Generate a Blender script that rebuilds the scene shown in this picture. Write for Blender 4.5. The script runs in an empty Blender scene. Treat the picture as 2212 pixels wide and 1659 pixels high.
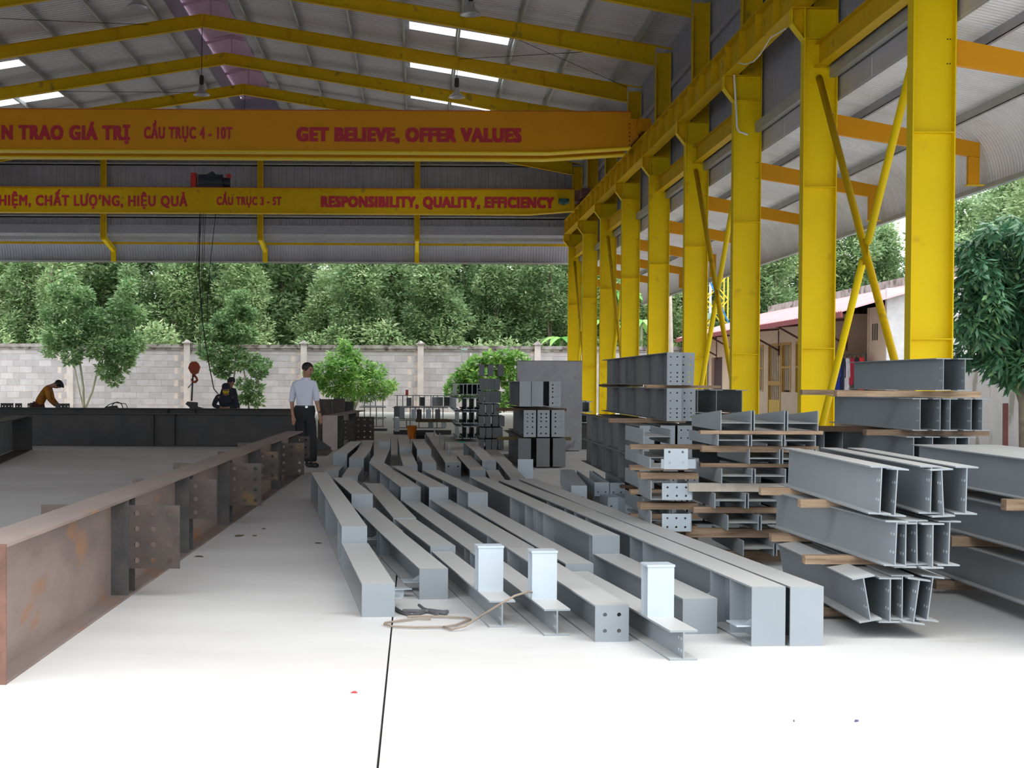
import bpy, math, random
import numpy as np
from mathutils import Vector, Matrix
random.seed(7)
rng = np.random.default_rng(7)
SC = bpy.context.scene
COL = SC.collection
R = math.radians

# ------------------------------------------------------------------ camera
F = 3500.0                      # focal length in pixels of the 2212 px wide frame
CAMZ = 1.41
PITCH, ROLL = R(1.2), R(0.28)
CX, CY = 899.0, 824.0 + F * math.tan(PITCH)
cam = bpy.data.cameras.new('camera')
cam.sensor_width = 36.0
cam.lens = F * 36.0 / 2212.0
cam.shift_x = (1106.0 - CX) / 2212.0
cam.shift_y = (CY - 829.5) / 2212.0
cam.clip_end = 500
co = bpy.data.objects.new('camera', cam)
COL.objects.link(co)
CM = Matrix.Translation((0, 0, CAMZ)) @ Matrix.Rotation(math.pi / 2 - PITCH, 4, 'X') @ Matrix.Rotation(ROLL, 4, 'Z')
co.matrix_world = CM
SC.camera = co

# ------------------------------------------------------------------ sky (bright overcast) and exposure
SKY_STRENGTH = 2.2
w = bpy.data.worlds.new('overcast_sky')
SC.world = w
w.use_nodes = True
nt = w.node_tree
nt.nodes.clear()
tc = nt.nodes.new('ShaderNodeTexCoord')
sx = nt.nodes.new('ShaderNodeSeparateXYZ')
nt.links.new(tc.outputs['Generated'], sx.inputs[0])
mr = nt.nodes.new('ShaderNodeMapRange')
mr.inputs['From Min'].default_value = 0.0
mr.inputs['From Max'].default_value = 1.0
mr.inputs['To Min'].default_value = 1.05
mr.inputs['To Max'].default_value = 1.7
nt.links.new(sx.outputs['Z'], mr.inputs['Value'])
ml = nt.nodes.new('ShaderNodeMath'); ml.operation = 'MULTIPLY'
ml.inputs[1].default_value = SKY_STRENGTH
nt.links.new(mr.outputs[0], ml.inputs[0])
bg = nt.nodes.new('ShaderNodeBackground')
bg.inputs['Color'].default_value = (0.93, 0.97, 1.0, 1)
nt.links.new(ml.outputs[0], bg.inputs['Strength'])
wo = nt.nodes.new('ShaderNodeOutputWorld')
nt.links.new(bg.outputs[0], wo.inputs[0])
sd = bpy.data.lights.new('hazy_sun', 'SUN')
sd.energy = 1.6
sd.angle = R(35)
sd.color = (1.0, 0.97, 0.92)
so = bpy.data.objects.new('hazy_sun', sd)
so.rotation_euler = (R(14), R(30), 0)
COL.objects.link(so)
SC.view_settings.view_transform = 'Standard'
SC.view_settings.look = 'None'
SC.view_settings.gamma = 1.0
SC.view_settings.exposure = 0.0
SC.view_settings.use_curve_mapping = False

# ------------------------------------------------------------------ pixel -> point on a real plane (survey of the photograph)
RM = CM.to_3x3()
def ray(px, py): return RM @ Vector(((px - CX) / F, -(py - CY) / F, -1.0))
def onz(px, py, z):
    d = ray(px, py); t = (z - CAMZ) / d.z
    return Vector((d.x * t, d.y * t, z))
def onY(px, py, Y):
    d = ray(px, py); t = Y / d.y
    return Vector((d.x * t, Y, CAMZ + d.z * t))
def onX(px, py, X):
    d = ray(px, py); t = X / d.x
    return Vector((X, d.y * t, CAMZ + d.z * t))

# ------------------------------------------------------------------ materials
MATS = {}
def mat(name, col, rough=0.6, metal=0.0, var=0.12, scale=3.0, bump=0.0, dust_toplight=None, col2=None, spots=None, perobj=0.0, stretch=None, spec=0.5):
    if name in MATS: return MATS[name]
    m = bpy.data.materials.new(name); m.use_nodes = True
    t = m.node_tree; n = t.nodes; L = t.links
    b = n['Principled BSDF']
    b.inputs['Roughness'].default_value = rough
    b.inputs['Metallic'].default_value = metal
    b.inputs['Specular IOR Level'].default_value = spec
    tc = n.new('ShaderNodeTexCoord')
    mp = n.new('ShaderNodeMapping')
    geo = n.new('ShaderNodeNewGeometry')
    L.new(geo.outputs['Position'], mp.inputs[0])
    if stretch: mp.inputs['Scale'].default_value = stretch
    no = n.new('ShaderNodeTexNoise'); no.inputs['Scale'].default_value = scale
    no.inputs['Detail'].default_value = 6; no.inputs['Roughness'].default_value = 0.6
    L.new(mp.outputs[0], no.inputs['Vector'])
    rp = n.new('ShaderNodeValToRGB')
    rp.color_ramp.elements[0].position = 0.32; rp.color_ramp.elements[1].position = 0.68
    c2 = col2 or tuple(min(1, c * (1 + var)) for c in col)
    rp.color_ramp.elements[0].color = (*[c * (1 - var) for c in col], 1)
    rp.color_ramp.elements[1].color = (*c2, 1)
    L.new(no.outputs['Fac'], rp.inputs[0])
    out = rp.outputs[0]
    if spots:
        sc_, th, sc_col = spots
        n2 = n.new('ShaderNodeTexNoise'); n2.inputs['Scale'].default_value = sc_; n2.inputs['Detail'].default_value = 4
        L.new(mp.outputs[0], n2.inputs['Vector'])
        r2 = n.new('ShaderNodeMapRange'); r2.inputs['From Min'].default_value = th; r2.inputs['From Max'].default_value = th + 0.08
        L.new(n2.outputs['Fac'], r2.inputs['Value'])
        mx = n.new('ShaderNodeMix'); mx.data_type = 'RGBA'
        L.new(r2.outputs[0], mx.inputs[0]); L.new(out, mx.inputs[6]); mx.inputs[7].default_value = (*sc_col, 1)
        out = mx.outputs[2]
    if dust_toplight:                                  # settled dust on faces that point up; for grey primer also imitates light
        s = n.new('ShaderNodeSeparateXYZ'); L.new(geo.outputs['True Normal'], s.inputs[0])
        r3 = n.new('ShaderNodeMapRange'); r3.inputs['From Min'].default_value = 0.6; r3.inputs['From Max'].default_value = 0.95
        r3.inputs['To Max'].default_value = dust_toplight[3]
        L.new(s.outputs['Z'], r3.inputs['Value'])
        mx = n.new('ShaderNodeMix'); mx.data_type = 'RGBA'
        L.new(r3.outputs[0], mx.inputs[0]); L.new(out, mx.inputs[6]); mx.inputs[7].default_value = (*dust_toplight[:3], 1)
        out = mx.outputs[2]
    if perobj:
        oi = n.new('ShaderNodeObjectInfo')
        r4 = n.new('ShaderNodeMapRange'); r4.inputs['To Min'].default_value = 1 - perobj; r4.inputs['To Max'].default_value = 1 + perobj
        L.new(oi.outputs['Random'], r4.inputs['Value'])
        hv = n.new('ShaderNodeHueSaturation'); L.new(r4.outputs[0], hv.inputs['Value']); L.new(out, hv.inputs['Color'])
        out = hv.outputs[0]
    L.new(out, b.inputs['Base Color'])
    if bump:
        bp = n.new('ShaderNodeBump'); bp.inputs['Strength'].default_value = bump; bp.inputs['Distance'].default_value = 0.02
        n3 = n.new('ShaderNodeTexNoise'); n3.inputs['Scale'].default_value = scale * 8; n3.inputs['Detail'].default_value = 5
        L.new(mp.outputs[0], n3.inputs['Vector']); L.new(n3.outputs['Fac'], bp.inputs['Height']); L.new(bp.outputs[0], b.inputs['Normal'])
    MATS[name] = m
    return m

GREY = mat('grey_primer', (0.25, 0.28, 0.305), 0.45, var=0.05, scale=2, dust_toplight=(0.56, 0.55, 0.53, 0.85), perobj=0.07)  # tops paler than their dust, imitating bright light from above
GREYD = mat('dark_and_shaded_primer', (0.11, 0.12, 0.13), 0.5, var=0.1, dust_toplight=(0.2, 0.19, 0.18, 0.6), perobj=0.1)  # dark primer, reused where stack sides only lie in shade
GREYL = mat('pale_grey_primer', (0.44, 0.50, 0.55), 0.45, var=0.05, perobj=0.06)
MILL = mat('mill_scale_steel', (0.028, 0.030, 0.034), 0.55, var=0.25, scale=2, dust_toplight=(0.09, 0.08, 0.07, 0.7), col2=(0.05, 0.045, 0.042))
RUST = mat('rusty_steel', (0.17, 0.125, 0.11), 0.7, var=0.25, scale=1.6, col2=(0.27, 0.20, 0.175), spots=(3.5, 0.58, (0.25, 0.13, 0.07)), stretch=(1, 0.35, 1), bump=0.1, dust_toplight=(0.22, 0.185, 0.17, 0.5))
RUSTE = mat('rust_cut_edge', (0.16, 0.080, 0.058), 0.8, var=0.3, scale=8)
RUSTP = mat('rusty_brown_plate', (0.065, 0.048, 0.042), 0.65, var=0.3, scale=5, spots=(5, 0.62, (0.13, 0.08, 0.03)))
RUSTS = mat('dark_stiffener_steel', (0.055, 0.055, 0.058), 0.5, var=0.25, scale=6, col2=(0.09, 0.08, 0.075))
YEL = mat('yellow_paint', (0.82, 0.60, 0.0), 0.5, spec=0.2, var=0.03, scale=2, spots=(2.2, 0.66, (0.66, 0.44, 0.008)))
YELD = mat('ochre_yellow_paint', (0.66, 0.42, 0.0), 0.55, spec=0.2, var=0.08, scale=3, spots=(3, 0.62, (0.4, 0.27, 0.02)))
ORA = mat('orange_yellow_paint', (0.70, 0.31, 0.006), 0.5, spec=0.2, var=0.04, scale=1.5)
REDP = mat('red_lettering_paint', (0.50, 0.012, 0.03), 0.5, var=0.05)
CANM = mat('canopy_sheet_metal', (0.76, 0.77, 0.82), 0.45, metal=0.1, var=0.06, scale=1.5, perobj=0.05)
CONC = mat('concrete_floor', (0.60, 0.58, 0.565), 0.55, var=0.05, scale=0.7, col2=(0.69, 0.675, 0.66), spots=(1.6, 0.66, (0.54, 0.51, 0.49)), bump=0.04, stretch=(0.5, 1, 1))
JOINT = mat('dark_joint_dirt', (0.10, 0.09, 0.08), 0.9)
SOIL = mat('yard_soil', (0.42, 0.36, 0.30), 0.95, var=0.3, scale=1.2, bump=0.3)
METAL = mat('galvanised_sheet', (0.55, 0.55, 0.60), 0.45, metal=0.15, var=0.06, scale=1.5, perobj=0.05)
METALD = mat('cladding_sheet_paint', (0.34, 0.35, 0.41), 0.5, metal=0.1, var=0.08, scale=1.5, perobj=0.04)
PURL = mat('galvanised_purlin', (0.42, 0.44, 0.43), 0.45, metal=0.3, var=0.08)
PINK = mat('pink_vent_sheet', (0.50, 0.30, 0.42), 0.6, var=0.08)
TIMB = mat('bearer_timber', (0.25, 0.155, 0.10), 0.8, var=0.25, scale=6, stretch=(0.5, 4, 6), perobj=0.28, col2=(0.40, 0.28, 0.18))
TIMBD = mat('dark_bearer_timber', (0.10, 0.06, 0.035), 0.85, var=0.3, scale=6, perobj=0.2)
BLOCK = mat('concrete_block', (0.47, 0.455, 0.47), 0.9, var=0.1, scale=2.5, perobj=0.13, bump=0.2)
MORT = mat('pale_mortar', (0.68, 0.60, 0.55), 0.9, var=0.1)
COPE = mat('weathered_coping', (0.30, 0.27, 0.25), 0.9, var=0.35, scale=2.2, col2=(0.42, 0.40, 0.38), spots=(3, 0.55, (0.12, 0.10, 0.09)))
PILL = mat('pillar_render', (0.60, 0.55, 0.53), 0.9, var=0.12, scale=2)
DARK = mat('black_iron', (0.02, 0.02, 0.022), 0.6)
def leafmat(name, c1, c2, c3, trans=0.35):
    m = bpy.data.materials.new(name); m.use_nodes = True
    t = m.node_tree; n = t.nodes; L = t.links
    b = n['Principled BSDF']; b.inputs['Roughness'].default_value = 0.4
    at = n.new('ShaderNodeAttribute'); at.attribute_name = 'leaf_tone'
    rp = n.new('ShaderNodeValToRGB'); e = rp.color_ramp.elements
    e[0].position = 0.0; e[0].color = (*c1, 1); e[1].position = 1.0; e[1].color = (*c3, 1)
    k = e.new(0.55); k.color = (*c2, 1)
    L.new(at.outputs['Fac'], rp.inputs[0])
    L.new(rp.outputs[0], b.inputs['Base Color'])
    tr = n.new('ShaderNodeBsdfTranslucent'); L.new(rp.outputs[0], tr.inputs[0])
    mx = n.new('ShaderNodeMixShader'); mx.inputs[0].default_value = trans
    L.new(b.outputs[0], mx.inputs[1]); L.new(tr.outputs[0], mx.inputs[2])
    L.new(mx.outputs[0], n['Material Output'].inputs[0])
    return m
LF_FOR = leafmat('forest_leaves', (0.13, 0.23, 0.10), (0.31, 0.45, 0.22), (0.58, 0.68, 0.38), 0.5)  # forest greens brightened and desaturated to imitate haze
LF_FOR2 = leafmat('pale_forest_leaves', (0.20, 0.32, 0.14), (0.42, 0.56, 0.28), (0.72, 0.78, 0.48), 0.5)
LF_YARD = leafmat('glossy_yard_leaves', (0.09, 0.20, 0.07), (0.24, 0.41, 0.17), (0.58, 0.72, 0.40), 0.4)
LF_BUSH = leafmat('bright_bush_leaves', (0.08, 0.24, 0.04), (0.24, 0.48, 0.10), (0.62, 0.78, 0.24), 0.4)
LF_MANGO = leafmat('mango_leaves', (0.035, 0.12, 0.06), (0.10, 0.25, 0.13), (0.30, 0.50, 0.20), 0.3)
LF_BAN = leafmat('broad_frond_leaves', (0.12, 0.36, 0.08), (0.25, 0.55, 0.14), (0.48, 0.72, 0.25))
BARK = mat('tree_bark', (0.22, 0.18, 0.14), 0.9, var=0.3, scale=6)
BARKP = mat('pale_bark', (0.45, 0.46, 0.34), 0.9, var=0.2, scale=6)

# ------------------------------------------------------------------ mesh builder
class MB:
    def __init__(s): s.v = []; s.f = []; s.m = []; s.mi = 0
    def add(s, vs, fs):
        k = len(s.v); s.v += [tuple(v) for v in vs]
        for f in fs: s.f.append(tuple(i + k for i in f)); s.m.append(s.mi)
        return s
    def hexa(s, p):          # p: 8 points, bottom 4 (ccw) then top 4
        return s.add(p, [(3, 2, 1, 0), (4, 5, 6, 7), (0, 1, 5, 4), (1, 2, 6, 5), (2, 3, 7, 6), (3, 0, 4, 7)])
    def box(s, x0, x1, y0, y1, z0, z1):
        return s.hexa([(x0, y0, z0), (x1, y0, z0), (x1, y1, z0), (x0, y1, z0), (x0, y0, z1), (x1, y0, z1), (x1, y1, z1), (x0, y1, z1)])
    def bar(s, a, b, wx, wz, up=(0, 0, 1)):      # rectangular bar from a to b
        a = Vector(a); b = Vector(b); d = (b - a).normalized(); u = Vector(up)
        if abs(d.dot(u)) > 0.98: u = Vector((0, 1, 0))
        r = d.cross(u).normalized(); u = r.cross(d).normalized()
        r = r * wx / 2; u = u * wz / 2
        return s.hexa([a - r - u, b - r - u, b + r - u, a + r - u, a - r + u, b - r + u, b + r + u, a + r + u])
    def tube(s, pts, rad, n=8, cap=True):
        pts = [Vector(p) for p in pts]
        rs = rad if isinstance(rad, (list, tuple)) else [rad] * len(pts)
        k = len(s.v); prev = None
        for i, p in enumerate(pts):
            d = (pts[min(i + 1, len(pts) - 1)] - pts[max(i - 1, 0)]).normalized()
            if prev is None:
                u = Vector((0, 0, 1)) if abs(d.z) < 0.9 else Vector((1, 0, 0))
                r = d.cross(u).normalized()
            else:
                r = (prev - d * prev.dot(d)).normalized()
            prev = r; q = d.cross(r)
            for j in range(n):
                a = 2 * math.pi * j / n
                s.v.append(tuple(p + (r * math.cos(a) + q * math.sin(a)) * rs[i]))
        for i in range(len(pts) - 1):
            for j in range(n):
                s.f.append((k + i * n + j, k + i * n + (j + 1) % n, k + (i + 1) * n + (j + 1) % n, k + (i + 1) * n + j)); s.m.append(s.mi)
        if cap:
            s.f.append(tuple(k + j for j in range(n))[::-1]); s.m.append(s.mi)
            s.f.append(tuple(k + (len(pts) - 1) * n + j for j in range(n))); s.m.append(s.mi)
        return s
    def prism(s, poly, y0, y1, axis='y'):      # poly in (x,z) extruded along y (or in (y,z) along x, (x,y) along z)
        n = len(poly)
        def P(a, b, t):
            return (a, t, b) if axis == 'y' else ((t, a, b) if axis == 'x' else (a, b, t))
        vs = [P(a, b, y0) for a, b in poly] + [P(a, b, y1) for a, b in poly]
        fs = [tuple(range(n))[::-1], tuple(range(n, 2 * n))] + [(i, (i + 1) % n, n + (i + 1) % n, n + i) for i in range(n)]
        return s.add(vs, fs)
    def lathe(s, prof, c=(0, 0, 0), n=16):
        k = len(s.v)
        for r, z in prof:
            for j in range(n):
                a = 2 * math.pi * j / n
                s.v.append((c[0] + r * math.cos(a), c[1] + r * math.sin(a), c[2] + z))
        for i in range(len(prof) - 1):
            for j in range(n):
                s.f.append((k + i * n + j, k + i * n + (j + 1) % n, k + (i + 1) * n + (j + 1) % n, k + (i + 1) * n + j)); s.m.append(s.mi)
        return s
    def plate(s, w, h, t, xs, zs, r, x0=0.0, z0=0.0, y0=0.0):
        """upright plate in the x-z plane with a grid of real round holes at xs x zs"""
        xe = [0] + [(a + b) / 2 for a, b in zip(xs, xs[1:])] + [w]
        ze = [0] + [(a + b) / 2 for a, b in zip(zs, zs[1:])] + [h]
        for i, hx in enumerate(xs):
            for j, hz in enumerate(zs):
                a0, a1, b0, b1 = xe[i], xe[i + 1], ze[j], ze[j + 1]
                rim = [(a1, hz), (a1, b1), (hx, b1), (a0, b1), (a0, hz), (a0, b0), (hx, b0), (a1, b0)]
                k = len(s.v)
                for y in (y0, y0 + t):
                    for p in rim: s.v.append((x0 + p[0], y, z0 + p[1]))
                    for q in range(8):
                        an = q * math.pi / 4
                        s.v.append((x0 + hx + r * math.cos(an), y, z0 + hz + r * math.sin(an)))
                for q in range(8):
                    q2 = (q + 1) % 8
                    s.f += [(k + q, k + 8 + q, k + 8 + q2, k + q2), (k + 16 + q, k + 16 + q2, k + 24 + q2, k + 24 + q), (k + 8 + q, k + 24 + q, k + 24 + q2, k + 8 + q2)]
                    s.m += [s.mi] * 3
        X0, X1, Z0, Z1 = x0, x0 + w, z0, z0 + h
        k = len(s.v)
        s.v += [(X0, y0, Z0), (X1, y0, Z0), (X1, y0, Z1), (X0, y0, Z1), (X0, y0 + t, Z0), (X1, y0 + t, Z0), (X1, y0 + t, Z1), (X0, y0 + t, Z1)]
        s.f += [(k, k + 1, k + 5, k + 4), (k + 1, k + 2, k + 6, k + 5), (k + 2, k + 3, k + 7, k + 6), (k + 3, k, k + 4, k + 7)]; s.m += [s.mi] * 4
        return s
    def mesh(s, name, mats, smooth=False):
        me = bpy.data.meshes.new(name)
        me.from_pydata(s.v, [], s.f)
        for m_ in (mats if isinstance(mats, (list, tuple)) else [mats]): me.materials.append(m_)
        if isinstance(mats, (list, tuple)) and len(mats) > 1: me.polygons.foreach_set('material_index', s.m)
        if smooth: me.polygons.foreach_set('use_smooth', [True] * len(s.f))
        me.update()
        return me

def tag(o, label=None, cat=None, group=None, kind=None):
    if label: o['label'] = label
    if cat: o['category'] = cat
    if group: o['group'] = group
    if kind: o['kind'] = kind
    return o
def link(name, me, parent=None, loc=(0, 0, 0), rot=(0, 0, 0)):
    o = bpy.data.objects.new(name, me); COL.objects.link(o)
    if parent is not None: o.parent = parent
    o.location = loc; o.rotation_euler = rot
    return o
def build(name, mb, m, parent=None, smooth=False, **k): return link(name, mb.mesh(name, m, smooth), parent, **k)
def empty(name, loc=(0, 0, 0), rot=(0, 0, 0)):
    o = bpy.data.objects.new(name, None); COL.objects.link(o)
    o.location = loc; o.rotation_euler = rot; o.empty_display_size = 0.1
    return o
def thing(name, label, cat, loc=(0, 0, 0), rot=(0, 0, 0), group=None):
    return tag(empty(name, loc, rot), label, cat, group)
CACHE = {}
def cached(key, fn):
    if key not in CACHE: CACHE[key] = fn()
    return CACHE[key]
def ordn(i, n, a='left', b='right'):
    if n == 1: return 'only one'
    if i == 0: return a + 'most'
    if i == n - 1: return b + 'most'
    if n % 2 and i == n // 2: return 'middle one'
    w_ = ['', 'second', 'third', 'fourth', 'fifth', 'sixth', 'seventh', 'eighth', 'ninth', 'tenth', 'eleventh', 'twelfth']
    return f'{w_[i]} from {a}'

# ================================================================== SETTING
# floor: concrete slabs with an open joint running away from the camera
fl = tag(build('floor', MB().box(-40, 45, -12, 73.3, -0.22, -0.06), JOINT), kind='structure')
DARK_YARD = mat('dark_unseen_yard', (0.26, 0.25, 0.24), 0.9, var=0.1, scale=0.8)  # out-of-view ground, darkened to cut light bounced into the hall
xs = [-22, -12.1, -0.135, 9.9]
for x0_, x1_, y0_, y1_ in ((-40, -22.02, -12, 73.3), (9.92, 45, -12, 73.3), (-22, 9.9, -12, 3.98)):
    build('slab', MB().box(x0_, x1_, y0_, y1_, -0.06, 0.0), DARK_YARD, fl)
for i in range(len(xs) - 1):
    build('slab', MB().box(xs[i] + 0.005, xs[i + 1] - 0.005, 4.0, 73.3, -0.06, 0.0), CONC, fl)
tag(build('ground', MB().box(-90, 90, 73.3, 170, -0.4, -0.10), SOIL), kind='structure')

ZR = lambda X: 10.72 + 0.161 * (7.05 - (X if X > -6.8 else -13.6 - X))     # top of the rafters
FY = [21.4 + 6 * k for k in range(9)]
NAMES = ['first', 'second', 'third', 'fourth', 'fifth', 'sixth', 'seventh', 'eighth', 'ninth']

# ---- columns with corbels
def column(k, Y):
    n = NAMES[k]
    lab = {0: 'big yellow steel column at the right, nearest to the camera', 8: 'yellow steel column, farthest of the row at the back corner'}.get(k, f'yellow steel column, {n} of the right-hand row counting from the nearest')
    r = thing('steel_column', lab, 'column', (6.76, Y, 0), group='yellow columns of the right side')
    def mk():
        d = {}
        d['web'] = MB().box(-0.27, 0.265, -0.005, 0.005, 0, 7.70).mesh('web', YEL)
        d['inner'] = MB().box(-0.285, -0.27, -0.13, 0.13, 0, 7.72).mesh('inner_flange', YEL)
        d['outer'] = MB().box(0.265, 0.28, -0.13, 0.13, 0, 10.6).mesh('outer_flange', YEL)
        d['stf'] = MB().box(-0.27, 0.265, -0.125, -0.005, 0, 0.012).mesh('stiffener', YEL)
        d['base'] = MB().box(-0.34, 0.34, -0.2, 0.2, 0, 0.025).mesh('base_plate', YEL)
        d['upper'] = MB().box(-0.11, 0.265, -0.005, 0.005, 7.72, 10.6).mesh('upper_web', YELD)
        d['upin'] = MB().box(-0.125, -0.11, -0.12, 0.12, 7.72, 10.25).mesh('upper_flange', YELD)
        cb = MB()
        cb.prism([(-0.49, 7.70), (-0.49, 7.46), (-0.287, 7.20), (-0.287, 7.70)], -0.006, 0.006)
        d['corb'] = cb.mesh('corbel_web', YELD)
        d['clip'] = MB().hexa([(-0.50, -0.12, 7.44), (-0.285, -0.12, 7.165), (-0.285, 0.12, 7.165), (-0.50, 0.12, 7.44), (-0.49, -0.12, 7.455), (-0.285, -0.12, 7.185), (-0.285, 0.12, 7.185), (-0.49, 0.12, 7.455)]).box(-0.50, -0.488, -0.12, 0.12, 7.45, 7.70).mesh('corbel_flange', YEL)
        d['cap'] = MB().box(-0.50, 0.265, -0.13, 0.13, 7.70, 7.715).mesh('cap_plate', YELD)
        return d
    d = cached('col', mk)
    for key in ('web', 'inner', 'outer', 'base', 'upper', 'upin', 'corb', 'clip', 'cap'):
        me = d[key]; link(me.name.split('.')[0], me, r)
    for z in (1.995, 4.70, 7.19): link('stiffener', d['stf'], r, (0, 0, z))
    b = MB()
    for z in (5.62, 5.94):
        for x in (0.2, 0.235): b.tube([(x, -0.015, z), (x, -0.004, z)], 0.009, 6)
    build('bolts', b, DARK, r)
    return r
for k, Y in enumerate(FY): column(k, Y)

# ---- crane runway beam on the corbels (one continuous thing)
rb = thing('runway_beam', 'long yellow crane runway beam on the corbels along the right side', 'beam', (6.42, 0, 7.716))
build('web', MB().box(-0.005, 0.005, 9, 69.6, 0.014, 0.59), YELD, rb)
build('bottom_flange', MB().box(-0.14, 0.14, 9, 69.6, 0.0, 0.014), YELD, rb)
build('top_flange', MB().box(-0.14, 0.14, 9, 69.6, 0.59, 0.606), YELD, rb)
build('rail', MB().box(-0.03, 0.03, 9, 69.6, 0.606, 0.68), DARK, rb)
st = MB().box(-0.125, -0.005, 0, 0.01, 0.014, 0.59).mesh('web_stiffener', YELD)
y = 15.4
while y < 69.6:
    link('web_stiffener', st, rb, (0, y, 0)); y += 1.5
build('end_seat', MB().box(-0.14, 0.13, 69.3, 69.6, -0.27, 0.0), YELD, rb)
# left-hand runway (out of frame, carries the cranes)
rl = thing('runway_beam', 'yellow crane runway beam of the far left side, carrying the other crane ends', 'beam', (-20.0, 0, 7.716))
build('web', MB().box(-0.005, 0.005, 30, 69.6, 0.014, 0.59), YELD, rl)
build('bottom_flange', MB().box(-0.14, 0.14, 30, 69.6, 0.0, 0.014), YELD, rl)
build('top_flange', MB().box(-0.14, 0.14, 30, 69.6, 0.59, 0.606), YELD, rl)

# ---- rafters (portal beams), frames 4..9 are in view
def rafter(k, Y):
    lab = f'yellow sloping roof rafter carried by the {NAMES[k]} yellow column from the camera'
    r = thing('roof_rafter', lab, 'rafter', (-6.8, Y, 0), group='yellow roof rafters')
    def mk():
        out = {}
        for s, nm in ((1, 'right'), (-1, 'left')):
            def P(u): return ZR(-6.8 + u)
            def B(u): return P(u) - (0.38 if u < 8.05 else 0.38 + 0.14 * (u - 8.05) / 5.4)
            us = [0, 2.7, 8.05, 10.75, 13.42]
            w_ = MB()
            tfl = MB(); bfl = MB()
            for a, b in zip(us, us[1:]):
                w_.hexa([(s * a, -0.005, B(a)), (s * b, -0.005, B(b)), (s * b, 0.005, B(b)), (s * a, 0.005, B(a)), (s * a, -0.005, P(a)), (s * b, -0.005, P(b)), (s * b, 0.005, P(b)), (s * a, 0.005, P(a))])
                bfl.hexa([(s * a, -0.1, B(a) - 0.012), (s * b, -0.1, B(b) - 0.012), (s * b, 0.1, B(b) - 0.012), (s * a, 0.1, B(a) - 0.012), (s * a, -0.1, B(a)), (s * b, -0.1, B(b)), (s * b, 0.1, B(b)), (s * a, 0.1, B(a))])
            for a, b in zip([0] + [13.42], [13.42, 13.9]):
                tfl.hexa([(s * a, -0.1, P(a)), (s * b, -0.1, P(b)), (s * b, 0.1, P(b)), (s * a, 0.1, P(a)), (s * a, -0.1, P(a) + 0.012), (s * b, -0.1, P(b) + 0.012), (s * b, 0.1, P(b) + 0.012), (s * a, 0.1, P(a) + 0.012)])
            out[nm] = [w_.mesh('web', YELD), tfl.mesh('top_flange', YELD), bfl.mesh('bottom_flange', YELD)]
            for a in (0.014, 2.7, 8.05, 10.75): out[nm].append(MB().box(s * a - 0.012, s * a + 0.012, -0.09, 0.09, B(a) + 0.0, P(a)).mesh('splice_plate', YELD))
        return out
    d = cached('raf', mk)
    for nm in ('right', 'left'):
        for me in d[nm]: link(me.name.split('.')[0], me, r)
for k in range(3, 9): rafter(k, FY[k])

# ---- roof: purlins, corrugated sheets, translucent strips, ridge vent
ce = tag(empty('ceiling', (0, 0, 0)), kind='structure')
def zs(X): return ZR(X) + 0.21
px_ = [-0.46 + 1.65 * k for k in range(-3, 5)] + [7.15]
for X in px_ + [-13.6 - x for x in px_]:
    z = ZR(X) + 0.012
    build('purlin', MB().box(X - 0.005, X + 0.005, 7.4, 71.4, z, z + 0.19).box(X - 0.06, X, 7.4, 71.4, z + 0.18, z + 0.195).box(X, X + 0.06, 7.4, 71.4, z, z + 0.012), PURL, ce)
def profile(width, pitch=0.25, h=0.03):
    """trapezoid sheet profile: (offset, height) list"""
    p = []; n = int(round(width / pitch)); pitch = width / n
    for i in range(n):
        a = i * pitch
        p += [(a, 0), (a + pitch * 0.62, 0), (a + pitch * 0.70, h), (a + pitch * 0.92, h)]
    p.append((width, 0))
    return p
def sheet_mesh(name, path, width, m, pitch=0.25, h=0.03, axis='y', closed=0.0):
    """path: list of 3D points; the ribs run along the path, the profile spreads along `axis`; thickness on the outside"""
    pr = profile(width, pitch, h); mb = MB()
    path = [Vector(p) for p in path]
    ax = Vector((0, 1, 0)) if axis == 'y' else Vector((1, 0, 0))
    n = len(pr)
    for i, p in enumerate(path):
        d = (path[min(i + 1, len(path) - 1)] - path[max(i - 1, 0)]).normalized()
        nn = d.cross(ax).normalized()
        if nn.z < -0.3 or (abs(nn.z) <= 0.3 and closed and nn.dot(Vector((closed if axis == 'y' else 0, 0 if axis == 'y' else closed, 0))) < 0): nn = -nn
        for a, hh in pr: mb.v.append(tuple(p + ax * a + nn * hh))
    for i in range(len(path) - 1):
        for j in range(n - 1):
            mb.f.append((i * n + j, i * n + j + 1, (i + 1) * n + j + 1, (i + 1) * n + j)); mb.m.append(0)
    return mb.mesh(name, m)
SKYL = bpy.data.materials.new('translucent_sheet'); SKYL.use_nodes = True
_t = SKYL.node_tree; _t.nodes.clear()
_a = _t.nodes.new('ShaderNodeBsdfTranslucent'); _a.inputs[0].default_value = (0.9, 0.93, 0.95, 1)
_b = _t.nodes.new('ShaderNodeBsdfTransparent'); _b.inputs[0].default_value = (0.95, 0.97, 1, 1)
_m = _t.nodes.new('ShaderNodeMixShader'); _m.inputs[0].default_value = 0.55
_o = _t.nodes.new('ShaderNodeOutputMaterial')
_t.links.new(_a.outputs[0], _m.inputs[1]); _t.links.new(_b.outputs[0], _m.inputs[2]); _t.links.new(_m.outputs[0], _o.inputs[0])
def span(X0, X1, mname, m):
    return cached((mname, round(X0, 2), round(X1, 2)), lambda: sheet_mesh(mname, [(X0, 0, zs(X0)), (X1, 0, zs(X1))], 1.0, m))
VW = 0.95
strips = {41: 1, 47: 1, 53: 1}
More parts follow.
